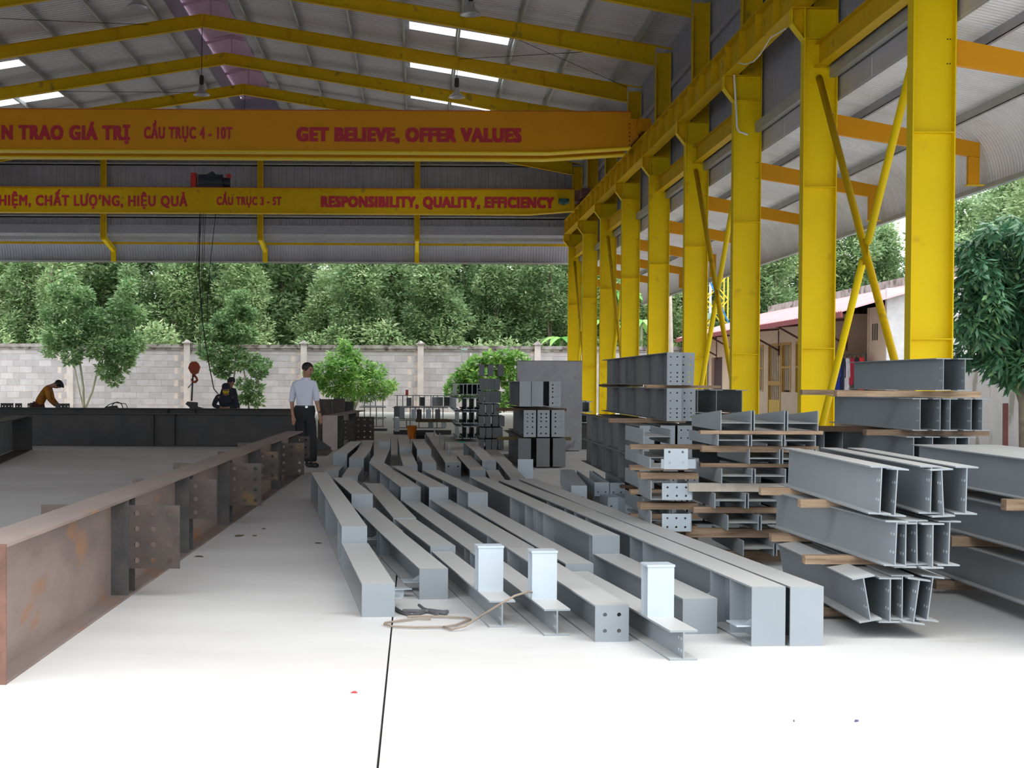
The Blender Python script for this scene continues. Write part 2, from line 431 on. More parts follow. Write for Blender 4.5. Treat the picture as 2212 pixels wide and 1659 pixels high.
for i in range(64):
    Y = 7.4 + i
    if i in strips:
        for s in (1, -1):
            q = lambda x: x if s > 0 else -13.6 - x
            for a, b in ((-5.85, -0.26), (2.72, 7.6)): link('roof_sheet', span(q(a), q(b), 'roof_sheet', METAL), ce, (0, Y, 0))
            link('skylight_panel', span(q(-0.26), q(2.72), 'skylight_panel', SKYL), ce, (0, Y, 0))
    else:
        link('roof_sheet', span(-5.85, 7.6, 'roof_sheet', METAL), ce, (0, Y, 0))
        link('roof_sheet', span(-7.75, -21.2, 'roof_sheet', METAL), ce, (0, Y, 0))
zc = zs(-5.85)
for x in (-5.85, -7.75):
    build('vent_curb', MB().box(x - 0.01, x + 0.01, 7.4, 71.4, zc - 0.05, zc + 0.75), METALD, ce)
build('vent_cover', MB().hexa([(-8.05, 7.4, zc + 0.78), (-6.8, 7.4, zc + 1.0), (-6.8, 71.4, zc + 1.0), (-8.05, 71.4, zc + 0.78), (-8.05, 7.4, zc + 0.80), (-6.8, 7.4, zc + 1.02), (-6.8, 71.4, zc + 1.02), (-8.05, 71.4, zc + 0.80)])
      .hexa([(-6.8, 7.4, zc + 1.0), (-5.55, 7.4, zc + 0.78), (-5.55, 71.4, zc + 0.78), (-6.8, 71.4, zc + 1.0), (-6.8, 7.4, zc + 1.02), (-5.55, 7.4, zc + 0.80), (-5.55, 71.4, zc + 0.80), (-6.8, 71.4, zc + 1.02)]), PINK, ce)
build('vent_end', MB().box(-7.75, -5.85, 71.38, 71.4, zc - 0.4, zc + 0.9), METALD, ce)
for k in range(0, 11):
    Y = 11.4 + 6 * k
    build('vent_frame', MB().bar((-7.75, Y, zc + 0.72), (-6.8, Y, zc + 0.93), 0.06, 0.1).bar((-6.8, Y, zc + 0.93), (-5.85, Y, zc + 0.72), 0.06, 0.1).bar((-6.8, Y, zc - 0.0), (-6.8, Y, zc + 0.9), 0.05, 0.05), PINK, ce)
# eave sheet edge and rod bracing under the roof
for k in range(3, 8):
    a, b = FY[k], FY[k + 1]
    rdm = MB()
    if k % 2 == 0:
        rdm.tube([(1.3, a, ZR(1.3) - 0.05), (6.6, b, ZR(6.6) - 0.05)], 0.009, 4).tube([(6.6, a, ZR(6.6) - 0.05), (1.3, b, ZR(1.3) - 0.05)], 0.009, 4)
        rdm.tube([(-14.9, a, ZR(-14.9) - 0.05), (-8.5, b, ZR(-8.5) - 0.05)], 0.009, 4)
        build('bracing_rod', rdm, DARK, ce)

# ---- upper side wall (cladding between eave and canopy), right; plain left wall
wr = tag(empty('wall_right', (0, 0, 0)), kind='structure')
def vsheet(z0, z1, axis, m, nm='cladding_sheet', pitch=0.33):
    return cached((nm, z0, z1, axis, m.name, pitch), lambda: sheet_mesh(nm, [(0, 0, z0), (0, 0, z1)], 1.0, m, pitch=pitch, axis=axis, closed=1.0))
for i in range(64):
    link('cladding_sheet', vsheet(6.52, 10.85, 'y', METALD, pitch=0.1), wr, (7.10, 7.4 + i, 0))
build('girt', MB().box(6.93, 6.94, 7.4, 70, 6.57, 6.76).box(6.93, 7.05, 7.4, 70, 6.56, 6.572), PURL, wr)
build('girt', MB().box(7.03, 7.09, 7.4, 70, 8.3, 8.45), METALD, wr)
build('girt', MB().box(7.03, 7.09, 7.4, 70, 9.6, 9.75), METALD, wr)
for i in range(21): build('flashing', MB().box(7.085, 7.095, 7.4 + 3 * i, 10.39 + 3 * i, 6.17, 6.55), METAL, wr)
wl = tag(empty('wall_left', (0, 0, 0)), kind='structure')
for i in range(64):
    link('cladding_sheet', vsheet(2.0, 10.85, 'y', METALD, pitch=0.25), wl, (-20.9, 7.4 + i, 0))

# ---- yellow tie beams and pipe X-bracing along the column row
for k in (0, 2, 3, 5, 7):
    a, b = FY[k] + 0.006, FY[k + 1] - 0.006
    t = thing('tie_beam', f'yellow lengthwise tie beam between the {NAMES[k]} and {NAMES[k+1]} yellow columns', 'beam', (6.76, a, 6.72), group='yellow tie beams')
    L_ = b - a
    build('web', MB().box(-0.004, 0.004, 0, L_, 0.01, 0.39), YELD, t)
    build('top_flange', MB().box(-0.09, 0.09, 0, L_, 0.39, 0.4), YELD, t)
    build('bottom_flange', MB().box(-0.09, 0.09, 0, L_, 0.0, 0.01), YELD, t)
for k in (0, 2, 5, 7):
    a, b = FY[k] + 0.02, FY[k + 1] - 0.02
    t = thing('pipe_brace', f'crossed yellow pipes bracing the {NAMES[k]} and {NAMES[k+1]} yellow columns', 'brace', (6.74, a, 0), group='crossed pipe braces')
    L_ = b - a
    build('pipe', MB().tube([(0, 0.05, 0.25), (0, L_ - 0.05, 6.55)], 0.057, 12), YELD, t, smooth=True)  # ochre tone imitates the shadow lying on this pipe
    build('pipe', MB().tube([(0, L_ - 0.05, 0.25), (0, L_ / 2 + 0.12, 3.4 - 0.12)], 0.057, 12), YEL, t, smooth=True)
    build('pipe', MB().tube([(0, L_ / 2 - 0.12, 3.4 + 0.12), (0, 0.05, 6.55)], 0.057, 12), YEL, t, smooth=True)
    build('gusset_plate', MB().box(-0.006, 0.006, L_ / 2 - 0.16, L_ / 2 + 0.16, 3.2, 3.6), YELD, t)

# ---- side canopy
cn = tag(empty('canopy', (0, 0, 0)), kind='structure')
pth = [(7.08, 0, 6.20), (8.1, 0, 5.98), (8.75, 0, 5.86)]
for i in range(1, 11):
    a = math.pi / 2 * i / 10
    pth.append((8.75 + 0.95 * math.sin(a), 0, 4.80 + 1.06 * math.cos(a)))
cs = sheet_mesh('canopy_sheet', pth, 1.0, CANM, pitch=0.125, h=0.018, closed=1.0)
for i in range(62): link('canopy_sheet', cs, cn, (0, 7.6 + i, 0))
for x, z in ((7.55, 5.92), (8.85, 5.66)):
    build('canopy_purlin', MB().box(x, x + 0.01, 7.6, 69.6, z, z + 0.15).box(x, x + 0.06, 7.6, 69.6, z, z + 0.01), PURL if x > 8 else METALD, cn)
build('canopy_edge', MB().box(9.62, 9.72, 7.6, 69.6, 4.72, 4.80), PURL, cn)
for k, Y in enumerate(FY):
    t = thing('canopy_arm', f'orange-yellow canopy arm with a dropped tip, on the {NAMES[k]} yellow column', 'bracket', (7.045, Y, 0), group='canopy arms')
    me = cached('arm', lambda: MB().hexa([(0, -0.05, 5.60), (2.42, -0.05, 5.22), (2.42, 0.05, 5.22), (0, 0.05, 5.60), (0, -0.05, 5.94), (2.42, -0.05, 5.47), (2.42, 0.05, 5.47), (0, 0.05, 5.94)]).mesh('arm', ORA))
    link('arm', me, t)
    link('tip', cached('tip', lambda: MB().box(2.23, 2.42, -0.05, 0.05, 4.77, 5.24).mesh('tip', ORA)), t)
    link('tip_plate', cached('tipp', lambda: MB().box(2.2, 2.5, -0.07, 0.07, 4.755, 4.77).mesh('tip_plate', YELD)), t)

# ---- far gable: cladding, posts, girts, curved canopy
wb = tag(empty('wall_back', (0, 0, 0)), kind='structure')
for i in range(28):
    X0 = -20.9 + i; X1 = X0 + 1.0
    zt = max(ZR(X0), ZR(X1)) + 0.24
    key = round(zt, 3)
    link('cladding_sheet', sheet_mesh('cladding_sheet', [(0, 0, 8.17), (0, 0, zt)], 1.0, METALD, pitch=0.333, axis='x', closed=-1.0), wb, (X0, 70.75, 0))
for z in (8.45, 10.72, 9.6):
    build('girt', MB().box(-20.9, 7.1, 70.52, 70.70, z, z + 0.05).box(-20.9, 7.1, 70.52, 70.53, z, z + 0.12), PURL, wb)
build('girt', MB().box(-20.9, 7.1, 70.6, 70.7, 8.10, 8.17), METALD, wb)
build('flashing', MB().box(-20.9, 7.1, 70.7, 70.74, 7.80, 8.17), METALD, wb)
gpth = [(0, 70.78, 7.95), (0, 72.1, 7.72)]
for i in range(1, 11):
    a = math.pi / 2 * i / 10
    gpth.append((0, 72.1 + 1.0 * math.sin(a), 6.78 + 0.94 * math.cos(a)))
gs = sheet_mesh('canopy_sheet', gpth, 1.0, METALD, pitch=0.125, h=0.018, axis='x', closed=1.0)
for i in range(30): link('canopy_sheet', gs, wb, (-21 + i, 0, 0))
build('canopy_purlin', MB().box(-20.9, 9, 71.3, 71.35, 7.58, 7.72), PURL, wb)
build('canopy_purlin', MB().box(-20.9, 9, 72.3, 72.36, 7.46, 7.56), YELD, wb)
build('canopy_edge', MB().box(-20.9, 9, 73.02, 73.12, 6.70, 6.78), PURL, wb)
wf = tag(empty('wall_front', (0, 0, 0)), kind='structure')
for i in range(28):
    X0 = -20.9 + i; X1 = X0 + 1.0
    zt = max(ZR(X0), ZR(X1)) + 0.24
    link('cladding_sheet', sheet_mesh('cladding_sheet', [(0, 0, 6.7), (0, 0, zt)], 1.0, METALD, pitch=0.333, axis='x', closed=1.0), wf, (X0, 7.4, 0))
for i, X in enumerate((-13.6, -6.8, 0.0)):
    t = thing('gable_post', f"slim yellow post on the far gable wall, {('leftmost', 'middle one', 'rightmost')[i]} of the three", 'post', (X, 70.42, 0), group='yellow gable posts')
    top = ZR(X) - 0.1
    build('web', MB().box(-0.11, 0.11, -0.004, 0.004, 7.5, top), YELD, t)
    build('flange', MB().box(-0.12, -0.105, -0.09, 0.09, 7.5, top), YEL, t)
    build('flange', MB().box(0.105, 0.12, -0.09, 0.09, 7.5, top), YEL, t)
    build('canopy_arm', MB().bar((0, 0.0, 7.6), (0, 2.35, 7.25), 0.16, 0.22), YEL, t)
    build('tip', MB().box(-0.1, 0.1, 2.25, 2.45, 6.72, 7.35), YEL, t)

# ---- bell lamps hanging from the rafters
def bell(X, Y, ztop, z, lab):
    t = thing('bell_lamp', lab, 'lamp', (X, Y, z), group='bell lamps under the roof')
    build('shade', MB().lathe([(0.05, 0.32), (0.09, 0.30), (0.10, 0.18), (0.14, 0.12), (0.25, 0.03), (0.27, 0.0), (0.25, 0.01), (0.12, 0.10), (0.02, 0.16)], n=20), mat('lamp_aluminium', (0.5, 0.5, 0.52), 0.35, metal=0.6), t, smooth=True)
    build('ballast_housing', MB().lathe([(0.0, 0.62), (0.05, 0.62), (0.07, 0.58), (0.07, 0.36), (0.04, 0.32), (0, 0.32)], n=12), DARK, t)
    build('cable', MB().tube([(0, 0, 0.62), (0.01, 0, ztop - z)], 0.012, 5), DARK, t)
bell(1.27, 39.4, ZR(1.27) - .4, 10.28, 'bell lamp hung above the near skylight on the right, topmost')
bell(1.23, 51.4, ZR(1.23) - .4, 10.38, 'bell lamp hung right of centre, below the second skylight strip')
bell(-6.8, 39.4, 12.55, 10.42, 'bell lamp at the upper left near the ridge, top of the picture')
bell(-6.83, 51.4, 12.55, 10.42, 'bell lamp on a long cable from the ridge, just above the orange crane')
bell(-6.75, 63.4, 12.55, 10.42, 'bell lamp of the farthest bay, hidden behind the orange crane girder')
bell(1.2, 63.4, ZR(1.2) - .4, 10.38, 'bell lamp of the farthest bay on the right, behind the crane girder')

# white conduit and loose cable at the third column
t = thing('conduit', 'white plastic conduit running down the third yellow column', 'conduit', (6.5, FY[2] - 0.14, 0))
P3 = lambda px, py: onY(px, py, FY[2] - 0.15) - Vector((6.5, FY[2] - 0.14, 0))
build('pipe', MB().tube([P3(1586, 162), P3(1590, 230), P3(1592, 276), P3(1596, 284), P3(1616, 291)], 0.022, 8), mat('white_plastic', (0.75, 0.76, 0.72), 0.5), t)
q0 = onX(1697, 62, 6.3)
t = thing('cable', 'pale cable sagging under the runway beam between second and third columns', 'cable', q0)
build('wire', MB().tube([onX(u, v, 6.26) - q0 for u, v in [(1697, 62), (1664, 82), (1642, 118), (1628, 133), (1610, 139), (1596, 136)]], 0.012, 6), mat('white_plastic', (0.75, 0.76, 0.72)), t)

# ------------------------------------------------------------------ lettering as real raised paint film
def text_mesh(body, width, height, m, bold=0.035):
    """clean outlines, thickened by laying slightly shifted strokes of the same paint over each other"""
    c = bpy.data.curves.new('lettering', 'FONT'); c.body = body; c.extrude = 0.004; c.resolution_u = 3
    c.space_character = 1.15
    o = bpy.data.objects.new('lettering_source', c); COL.objects.link(o)
    dg = bpy.context.evaluated_depsgraph_get()
    src = bpy.data.meshes.new_from_object(o.evaluated_get(dg))
    bpy.data.objects.remove(o)
    co_ = np.empty(len(src.vertices) * 3); src.vertices.foreach_get('co', co_); co_ = co_.reshape(-1, 3)
    fs = [tuple(p.vertices) for p in src.polygons]
    mb = MB()
    for i, (dx, dy) in enumerate([(0, 0), (-1, -.6), (1, -.6), (1, .6), (-1, .6), (0, -.6), (0, .6), (-1, 0), (1, 0)]):
        mb.add([(v[0] + dx * bold, v[1] + dy * bold, v[2] + i * .0003) for v in co_], fs)
    xs_ = [v[0] for v in mb.v]; x0, x1 = min(xs_), max(xs_)
    k = width / (x1 - x0)
    mb.v = [((v[0] - x0) * k, v[1] * height / (0.73 + bold), v[2]) for v in mb.v]
    return mb.mesh('lettering', m)
def lettering(parent, body, p0, p1, hpx, Y, bold=0.04):
    """p0, p1: left and right end of the baseline on the girder face at depth Y"""
    a = onY(*p0, Y); b = onY(*p1, Y); h = hpx * Y / F
    me = text_mesh(body, b.x - a.x, h, REDP, bold)
    o = link('lettering', me, parent, a - parent.location, (math.pi / 2, 0, 0))
    o.location.y = Y - 0.006 - parent.location.y
    return o

# ---- crane 1 : orange double girder
def crane(Yf, ztop, zbot, xr, taper, taper_h, depth, m, name, lab):
    t = thing('overhead_crane', lab, 'crane', (-6.8, Yf, 0))
    def girder(y, nm):
        xl = -13.6 - xr + 6.8; x1 = xr + 6.8
        prof = [(xl, zbot + taper_h), (xl + taper, zbot), (x1 - taper, zbot), (x1, zbot + taper_h), (x1, ztop), (xl, ztop)]
        mb = MB().prism(prof, y, y + depth)
        g = build(nm, mb, m, t)
        lo = MB()
        for (a, b) in zip(prof[:3], prof[1:4]): lo.bar((a[0], y + depth / 2, a[1] - 0.008), (b[0], y + depth / 2, b[1] - 0.008), depth + 0.1, 0.035)
        build('bottom_flange', lo, YEL if m is ORA else YELD, t)  # lighter yellow imitates daylight catching the flange edges of the orange crane
        build('top_flange', MB().box(xl, x1, y - 0.04, y + depth + 0.04, ztop, ztop + 0.02), mat('red_oxide_edge', (0.5, 0.1, 0.03), 0.6), t)
    return t, girder
Y1 = 46.5
c1, g1 = crane(Y1, 9.14, 7.98, 6.1, 2.35, 0.16, 0.45, ORA, 'overhead_crane', 'orange overhead crane girder with red slogan lettering, the nearer of the two')
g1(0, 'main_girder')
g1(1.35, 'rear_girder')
for s, X in ((1, 6.42), (-1, -20.0)):
    build('end_carriage', MB().box(X + 6.8 - 0.16, X + 6.8 + 0.16, -0.7, 2.6, 8.50, 8.85).box(X + 6.8 - 0.32, X + 6.8 - 0.1, 0.0, 1.8, 8.42, 8.95), ORA, c1)
    for yy in (-0.4, 2.3): build('wheel', MB().tube([(X + 6.8 - 0.05, yy, 8.52), (X + 6.8 + 0.05, yy, 8.52)], 0.12, 14), DARK, c1)
b = MB()
for i in range(6): b.tube([(12.86, -0.02, 8.2 + i * 0.12), (12.86, 0.0, 8.2 + i * 0.12)], 0.02, 6)
build('bolts', b, DARK, c1)
lettering(c1, 'N TRAO GIÁ TRỊ', (3, 300), (281, 301), 33, Y1, 0.07)
lettering(c1, 'CẦU TRỤC 4 - 10T', (311, 298.5), (502, 299.5), 27, Y1, 0.055)
lettering(c1, 'GET BELIEVE, OFFER VALUES', (640, 303.5), (1127, 306), 32, Y1, 0.085)
# ---- crane 2
Y2 = 63.0
c2, g2 = crane(Y2, 8.88, 7.93, 6.1, 1.75, 0.14, 0.4, YELD, 'overhead_crane', 'darker yellow overhead crane girder with red slogan lettering, the farther one')
g2(0, 'main_girder')
for s, X in ((1, 6.42), (-1, -20.0)):
    build('end_carriage', MB().box(X + 6.8 - 0.16, X + 6.8 + 0.16, -1.2, 1.6, 8.50, 8.8).box(X + 6.8 - 0.32, X + 6.8 - 0.1, -0.05, 0.5, 8.42, 8.85), RUSTE, c2)
    for yy in (-0.9, 1.3): build('wheel', MB().tube([(X + 6.8 - 0.05, yy, 8.52), (X + 6.8 + 0.05, yy, 8.52)], 0.12, 14), DARK, c2)
lettering(c2, 'HIỆM, CHẤT LƯỌʼNG, HIỆU QUẢ', (-2, 443), (405, 444.5), 24, Y2, 0.05)
lettering(c2, 'CẦU TRỤC 3 - 5T', (468, 442), (608, 443), 19, Y2, 0.055)
lettering(c2, 'RESPONSIBILITY, QUALITY, EFFICIENCY', (693, 446), (1197, 448), 25, Y2, 0.08)
q = onY(1217, 436, Y2)
build('travel_motor', MB().tube([(q.x + 6.8, -0.35, q.z), (q.x + 6.8, -0.02, q.z)], [0.1, 0.14], 10).tube([(q.x + 6.6, -0.2, q.z), (q.x + 7.0, -0.2, q.z)], 0.11, 10), mat('teal_motor_paint', (0.01, 0.10, 0.10), 0.4), c2)
# hoist trolley on the second crane, its hook block and cables
P2 = lambda px, py: onY(px, py, Y2 + 0.2)
ho = thing('hoist_trolley', 'dark blue and red electric hoist trolley riding on the farther crane', 'hoist', (P2(455, 406).x, Y2 + 0.2, 8.90)); ho.scale = (1.05, 1, 1.25)
build('drum', MB().tube([(-0.45, 0, 0.2), (0.45, 0, 0.2)], 0.22, 14), mat('navy_hoist_paint', (0.012, 0.02, 0.035), 0.5), ho)
build('motor', MB().tube([(0.45, 0, 0.17), (0.72, 0, 0.17)], 0.15, 12), mat('navy_hoist_paint', (0.012, 0.02, 0.035)), ho)
build('end_frame', MB().box(-0.72, -0.52, -0.2, 0.2, 0, 0.45), mat('red_machine_paint', (0.45, 0.02, 0.02), 0.5), ho)
build('end_frame', MB().box(0.6, 0.75, -0.15, 0.15, 0.3, 0.42), mat('red_machine_paint', (0.45, 0.02, 0.02), 0.5), ho)
build('housing', MB().prism([(-0.5, 0), (-0.25, 0.35), (0.1, 0.5), (0.45, 0.2), (0.5, 0)], -0.18, 0.18), mat('navy_hoist_paint', (0.012, 0.02, 0.035)), ho)
YH = Y2 - 0.4
PH = lambda px, py: onY(px, py, YH)
b0 = PH(419.5, 790)
hk = thing('hook_block', 'rusty red crane hook block hanging on wire ropes in front of the wall', 'hook', b0)
sc = YH / F
build('sheave_block', MB().prism([(x * sc, z * sc) for x, z in [(-12.5, -5), (-9, 5), (-4, 9), (4, 9), (9, 5), (13, -3), (9, -16), (3, -19), (-3, -19), (-8, -14)]], -0.1, 0.1), mat('hook_red_oxide', (0.30, 0.05, 0.02), 0.6, var=0.2), hk)
hp = [(0, -19), (1, -22), (5, -26), (6.5, -31), (3, -35), (-2, -35), (-5.5, -31.5), (-5.8, -28)]
build('hook', MB().tube([Vector((x * sc, 0, z * sc)) for x, z in hp], [0.035, 0.05, 0.045, 0.05, 0.05, 0.045, 0.03, 0.012], 8), mat('hook_red_oxide', (0.30, 0.05, 0.02)), hk, smooth=True)
wr_ = MB()
for (u0, v0), (u1, v1) in (((432, 460), (411, 766)), ((436, 460), (414, 764)), ((440, 460), (429, 766)), ((444, 460), (432, 768))):
    wr_.tube([PH(u0, v0) - b0, PH(u1, v1) - b0], 0.010, 4)
build('wire_rope', wr_, DARK, hk)
pc = thing('pendant_cable', 'black pendant control cable hanging from the farther crane', 'cable', PH(432, 462))
pts = [(432, 462), (430, 600), (438, 700), (444, 740), (452, 790), (462, 840), (471, 851)]
build('cable', MB().tube([PH(*p) - pc.location for p in pts], 0.022, 5), DARK, pc)
pc = thing('pendant_cable', 'black festoon wire dropping beside the hook ropes of the farther crane', 'cable', PH(466, 462))
build('cable', MB().tube([PH(*p) - pc.location for p in [(466, 462), (455, 560), (449, 640), (447, 700)]], 0.014, 5), DARK, pc)

# ================================================================== STEEL MEMBERS
def ibeam(loc, yaw, L, h, w, label, group, m=GREY, cat='beam', name='steel_beam', h1=None, tf=0.010, tw=0.008, roll=0.0,
          ends='', stiff=(), pm=None, holes=None, webholes=False, hw=0, edge=None):
    """I-section lying with its web upright: local +Y runs away from the near end"""
    h1 = h if h1 is None else h1
    r = thing(name, label, cat, loc, (0, roll, yaw), group)
    k = (round(L, 2), round(h, 3), round(h1, 3), round(w, 3), m.name, tf, tw)
    L = k[0]
    def mk():
        a = MB().hexa([(-w / 2, 0, h - tf), (-w / 2, L, h1 - tf), (w / 2, L, h1 - tf), (w / 2, 0, h - tf), (-w / 2, 0, h), (-w / 2, L, h1), (w / 2, L, h1), (w / 2, 0, h)])
        bm_ = MB().box(-w / 2, w / 2, 0, L, 0, tf)
        c = MB().hexa([(-tw / 2, 0, tf), (tw / 2, 0, tf), (tw / 2, L, tf), (-tw / 2, L, tf), (-tw / 2, 0, h - tf), (tw / 2, 0, h - tf), (tw / 2, L, h1 - tf), (-tw / 2, L, h1 - tf)])
        return a.mesh('top_flange', m), bm_.mesh('bottom_flange', m), c.mesh('web', m)
    a, b_, c = cached(('ib',) + k, mk)
    link('top_flange', a, r); link('bottom_flange', b_, r); link('web', c, r)
    for y in stiff:
        hh = h + (h1 - h) * y / L
        me = cached(('st', round(hh, 3), round(w, 3), m.name), lambda: MB().box(tw / 2, w / 2, -0.004, 0.004, tf, hh - tf).mesh('stiffener', m))
        link('stiffener', me, r, (0, y, 0)); link('stiffener', me, r, (0, y, 0), (0, 0, math.pi))
    for e in ends:
        if e == 'n':
            def mkp():
                if holes:
                    return MB().plate(w, h, 0.012, holes[0], holes[1], holes[2], -w / 2, 0, -0.0125).mesh('end_plate', pm or m)
                return MB().box(-w / 2, w / 2, -0.0125, -0.0005, 0, h).mesh('end_plate', pm or m)
            link('end_plate', cached(('ep', round(h, 3), round(w, 3), m.name, str(holes), str(pm)), mkp), r)
        if e == 'f':
            link('end_plate', cached(('ef', round(h1, 3), round(w, 3), m.name), lambda: MB().box(-w / 2, w / 2, 0.0005, 0.0125, 0, h1).mesh('end_plate', m)), r, (0, L, 0))
    if webholes:
        mb = MB()
        for z in (h * 0.3, h * 0.7):
            for y in (0.03, 0.075): mb.tube([(-tw / 2 - 0.002, y, z), (tw / 2 + 0.002, y, z)], 0.009, 6)
        link('bolt_holes', cached(('wh', round(h, 3), m.name), lambda: mb.mesh('bolt_holes', DARK if m is not GREY else GREYL)), r)
    return r

ORDR = ['first', 'second', 'third', 'fourth', 'fifth', 'sixth', 'seventh', 'eighth', 'ninth']
def chain(row, segs, h0, group, m=GREY, z0=0.0, labels=None):
    """segs: (nearTLx, nearTLy, nearTRx, farTLx, farTLy, options) in survey pixels; heights follow from the shared end depth"""
    out = []; Yp = None
    for i, (nx, ny, rx, fx, fy, op) in enumerate(segs):
        h = op.get('h', h0 if i == 0 else None)
        if h is None:
            P_ = onY(nx, ny, Yp + 0.02); h = P_.z - z0
        P = onz(nx, ny, h + z0); Q = onz(fx, fy, h + z0 if 'fh' not in op else op['fh'] + z0)
        Rr = onY(rx, ny, P.y)
        w_ = op.get('w', Rr.x - P.x)
        d = (Q - P); L = math.hypot(d.x, d.y); yaw = math.atan2(-d.x, d.y)
        c = P + Vector((math.cos(yaw), math.sin(yaw), 0)) * w_ / 2
        what = op.get('what', 'grey painted steel beam')
        pos = labels[i]
        r = ibeam((c.x, c.y, z0), yaw, L - 0.02, h, w_, f'{what}, {pos}', group, m=op.get('m', m), ends=op.get('ends', 'nf'), stiff=[s * L for s in op.get('stiff', ())], holes=op.get('holes'), h1=op.get('fh'), webholes=op.get('wh', False))
        out.append((r, L, h, w_))
        Yp = Q.y
    return out

def lab3(row, n):
    base = f'{row} row from the left on the front floor'
    return [f'nearest piece of the {base}', f'second piece of the {base}', f'far piece of the {base}'][:n] if n == 3 else [f'near piece of the {base}', f'far piece of the {base}']
G1 = 'grey beams laid end to end on the front floor'
def H4(w_, h_): return ([w_ * .29, w_ * .71], [h_ * .3, h_ * .74], 0.012)
def upstand(r, w_, h_, hs, yoff=0.5):
    def mk():
        return MB().box(-w_ / 2, w_ / 2, 0, 0.01, 0, hs).box(-w_ / 2, w_ / 2, 0.13, 0.14, 0, hs).box(-0.004, 0.004, 0.01, 0.13, 0, hs).mesh('upstand', GREYL)
    link('upstand', cached(('up', round(w_, 3), round(hs, 3)), mk), r, (0, yoff, h_))
    link('cap_plate', cached(('upc', round(w_, 3)), lambda: MB().box(-w_ / 2 - 0.004, w_ / 2 + 0.004, -0.004, 0.144, 0, 0.012).mesh('cap_plate', GREYL)), r, (0, yoff, h_ + hs))
def cleat(r, w_, y, z, side=-1, l=0.16):
    s = side
    build('cleat', MB().box(min(s * 0.006, s * (w_ / 2 + 0.07)), max(s * 0.006, s * (w_ / 2 + 0.07)), y, y + l, z, z + 0.008)
          .prism([(s * 0.006, z + 0.008), (s * (w_ / 2), z + 0.008), (s * 0.006, z + 0.07)], y + 0.08, y + 0.087), GREYL, r)

c = chain(1, [(781.5, 1260.7, 853, 738, 1173, {'h': .2}), (738, 1136.8, 793, 707, 1080, {'stiff': (.25,)}), (707, 1080, 752, 671.7, 1020, {'stiff': (.1, .5)})], .2, G1, labels=lab3('first', 3))
cleat(c[0][0], .2, .35, .06, 1)
c = chain(2, [(905.5, 1228, 968, 818.7, 1148, {'h': .2}), (818.7, 1148, 871, 766.6, 1097, {'stiff': (.08, .6)}), (759.3, 1067.3, 805.4, 719, 1031.5, {})], .2, G1, labels=lab3('second', 3))
cleat(c[0][0], .19, .3, .07, -1); cleat(c[1][0], .19, .6, .07, -1)
c = chain(3, [(1057, 1298, 1114, 932, 1190.5, {'h': .155, 'ends': 'f', 'wh': True, 'what': 'grey steel beam with a short upright stub near its end'}), (929.4, 1179.3, 984, 849.3, 1118.3, {}), (849.3, 1118.3, 899, 787, 1043.7, {'h': .2})], .155, G1, labels=lab3('third', 3))
upstand(c[0][0], c[0][3], .155, .26, .42)
c = chain(4, [(1176, 1316, 1233, 1015, 1191, {'h': .15, 'ends': 'f', 'wh': True, 'what': 'grey steel beam with a tall upright stub near its end'}), (1014.8, 1189, 1067, 867, 1080.4, {'stiff': (.06,)}), (865.6, 1052, 909, 797.8, 1000.3, {'stiff': (.3, .6)})], .15, G1, labels=lab3('fourth', 3))
upstand(c[0][0], c[0][3], .15, .27, .40)
c = chain(5, [(1285, 1307, 1359, 1095, 1183, {'h': .2, 'holes': H4(.186, .2)}), (1095, 1182.5, 1154.5, 929.4, 1079, {'stiff': (.1, .2)}), (926.6, 1052, 968.7, 846.6, 1006.3, {'stiff': (.3,)})], .2, G1, labels=['beam with four round bolt holes in its end plate, ' + lab3('fifth', 3)[0].replace('nearest piece', 'nearest'), *lab3('fifth', 3)[1:]])
c = chain(6, [(1447.5, 1362, 1509, 1224, 1234, {'h': .155, 'ends': 'f', 'wh': True, 'what': 'grey steel beam with an upright stub near its end'}), (1221, 1217, 1282, 1010.7, 1093, {'stiff': (.08,)}), (1010.7, 1063.5, 1054, 911.7, 1015, {'stiff': (.2, .5)})], .155, G1, labels=lab3('sixth', 3))
upstand(c[0][0], c[0][3], .155, .27, .45)
c = chain(7, [(1474, 1292.7, 1550, 1281, 1196, {'h': .2}), (1279, 1156.6, 1339, 1151.6, 1096.5, {'stiff': (.04, .8, .95)}), (1151.6, 1096.5, 1199, 1013.4, 1030, {'stiff': (.1, .3)})], .2, G1, labels=lab3('seventh', 3))
c = chain(8, [(1623, 1267, 1697.5, 1240, 1104.4, {'h': .32, 'stiff': (.08, .16, .5, .58, .9)}), (1240, 1104.4, 1290, 1077, 1037, {'stiff': (.1, .3)})], .32, G1, labels=lab3('eighth', 2))
cleat(c[0][0], .19, .02, .1, -1, .2); cleat(c[0][0], .19, .9, .12, -1, .2)
c = chain(9, [(1706, 1267, 1779.7, 1290.8, 1104.4, {'h': .32, 'stiff': (.1, .5)}), (1290.8, 1104.4, 1339, 1120.6, 1034, {})], .32, G1, labels=lab3('ninth', 2))
cleat(c[0][0], .19, .25, .09, 1, .16)
pl = onz(1135, 1037, 0)
tag(build('end_plate_stub', MB().box(-.11, .11, 0, .012, 0, .30).box(-.004, .004, .012, .09, 0, .28), GREYL, loc=(pl.x, pl.y, 0)), 'pale upright stub plate at the far end of the rightmost floor rows', 'plate')
for nm, (u, v, a_, l_, w_) in enumerate([(860, 1289, .3, .16, .1)]):
    p = onz(u, v, 0)
    tag(build('loose_plate', MB().box(-l_ / 2, l_ / 2, -w_ / 2, w_ / 2, 0.05, .058).box(-.05, .03, -.03, .03, 0, .05), GREYL, loc=p, rot=(0, 0, a_)), 'small pale steel plate beside the leftmost floor beam', 'plate')

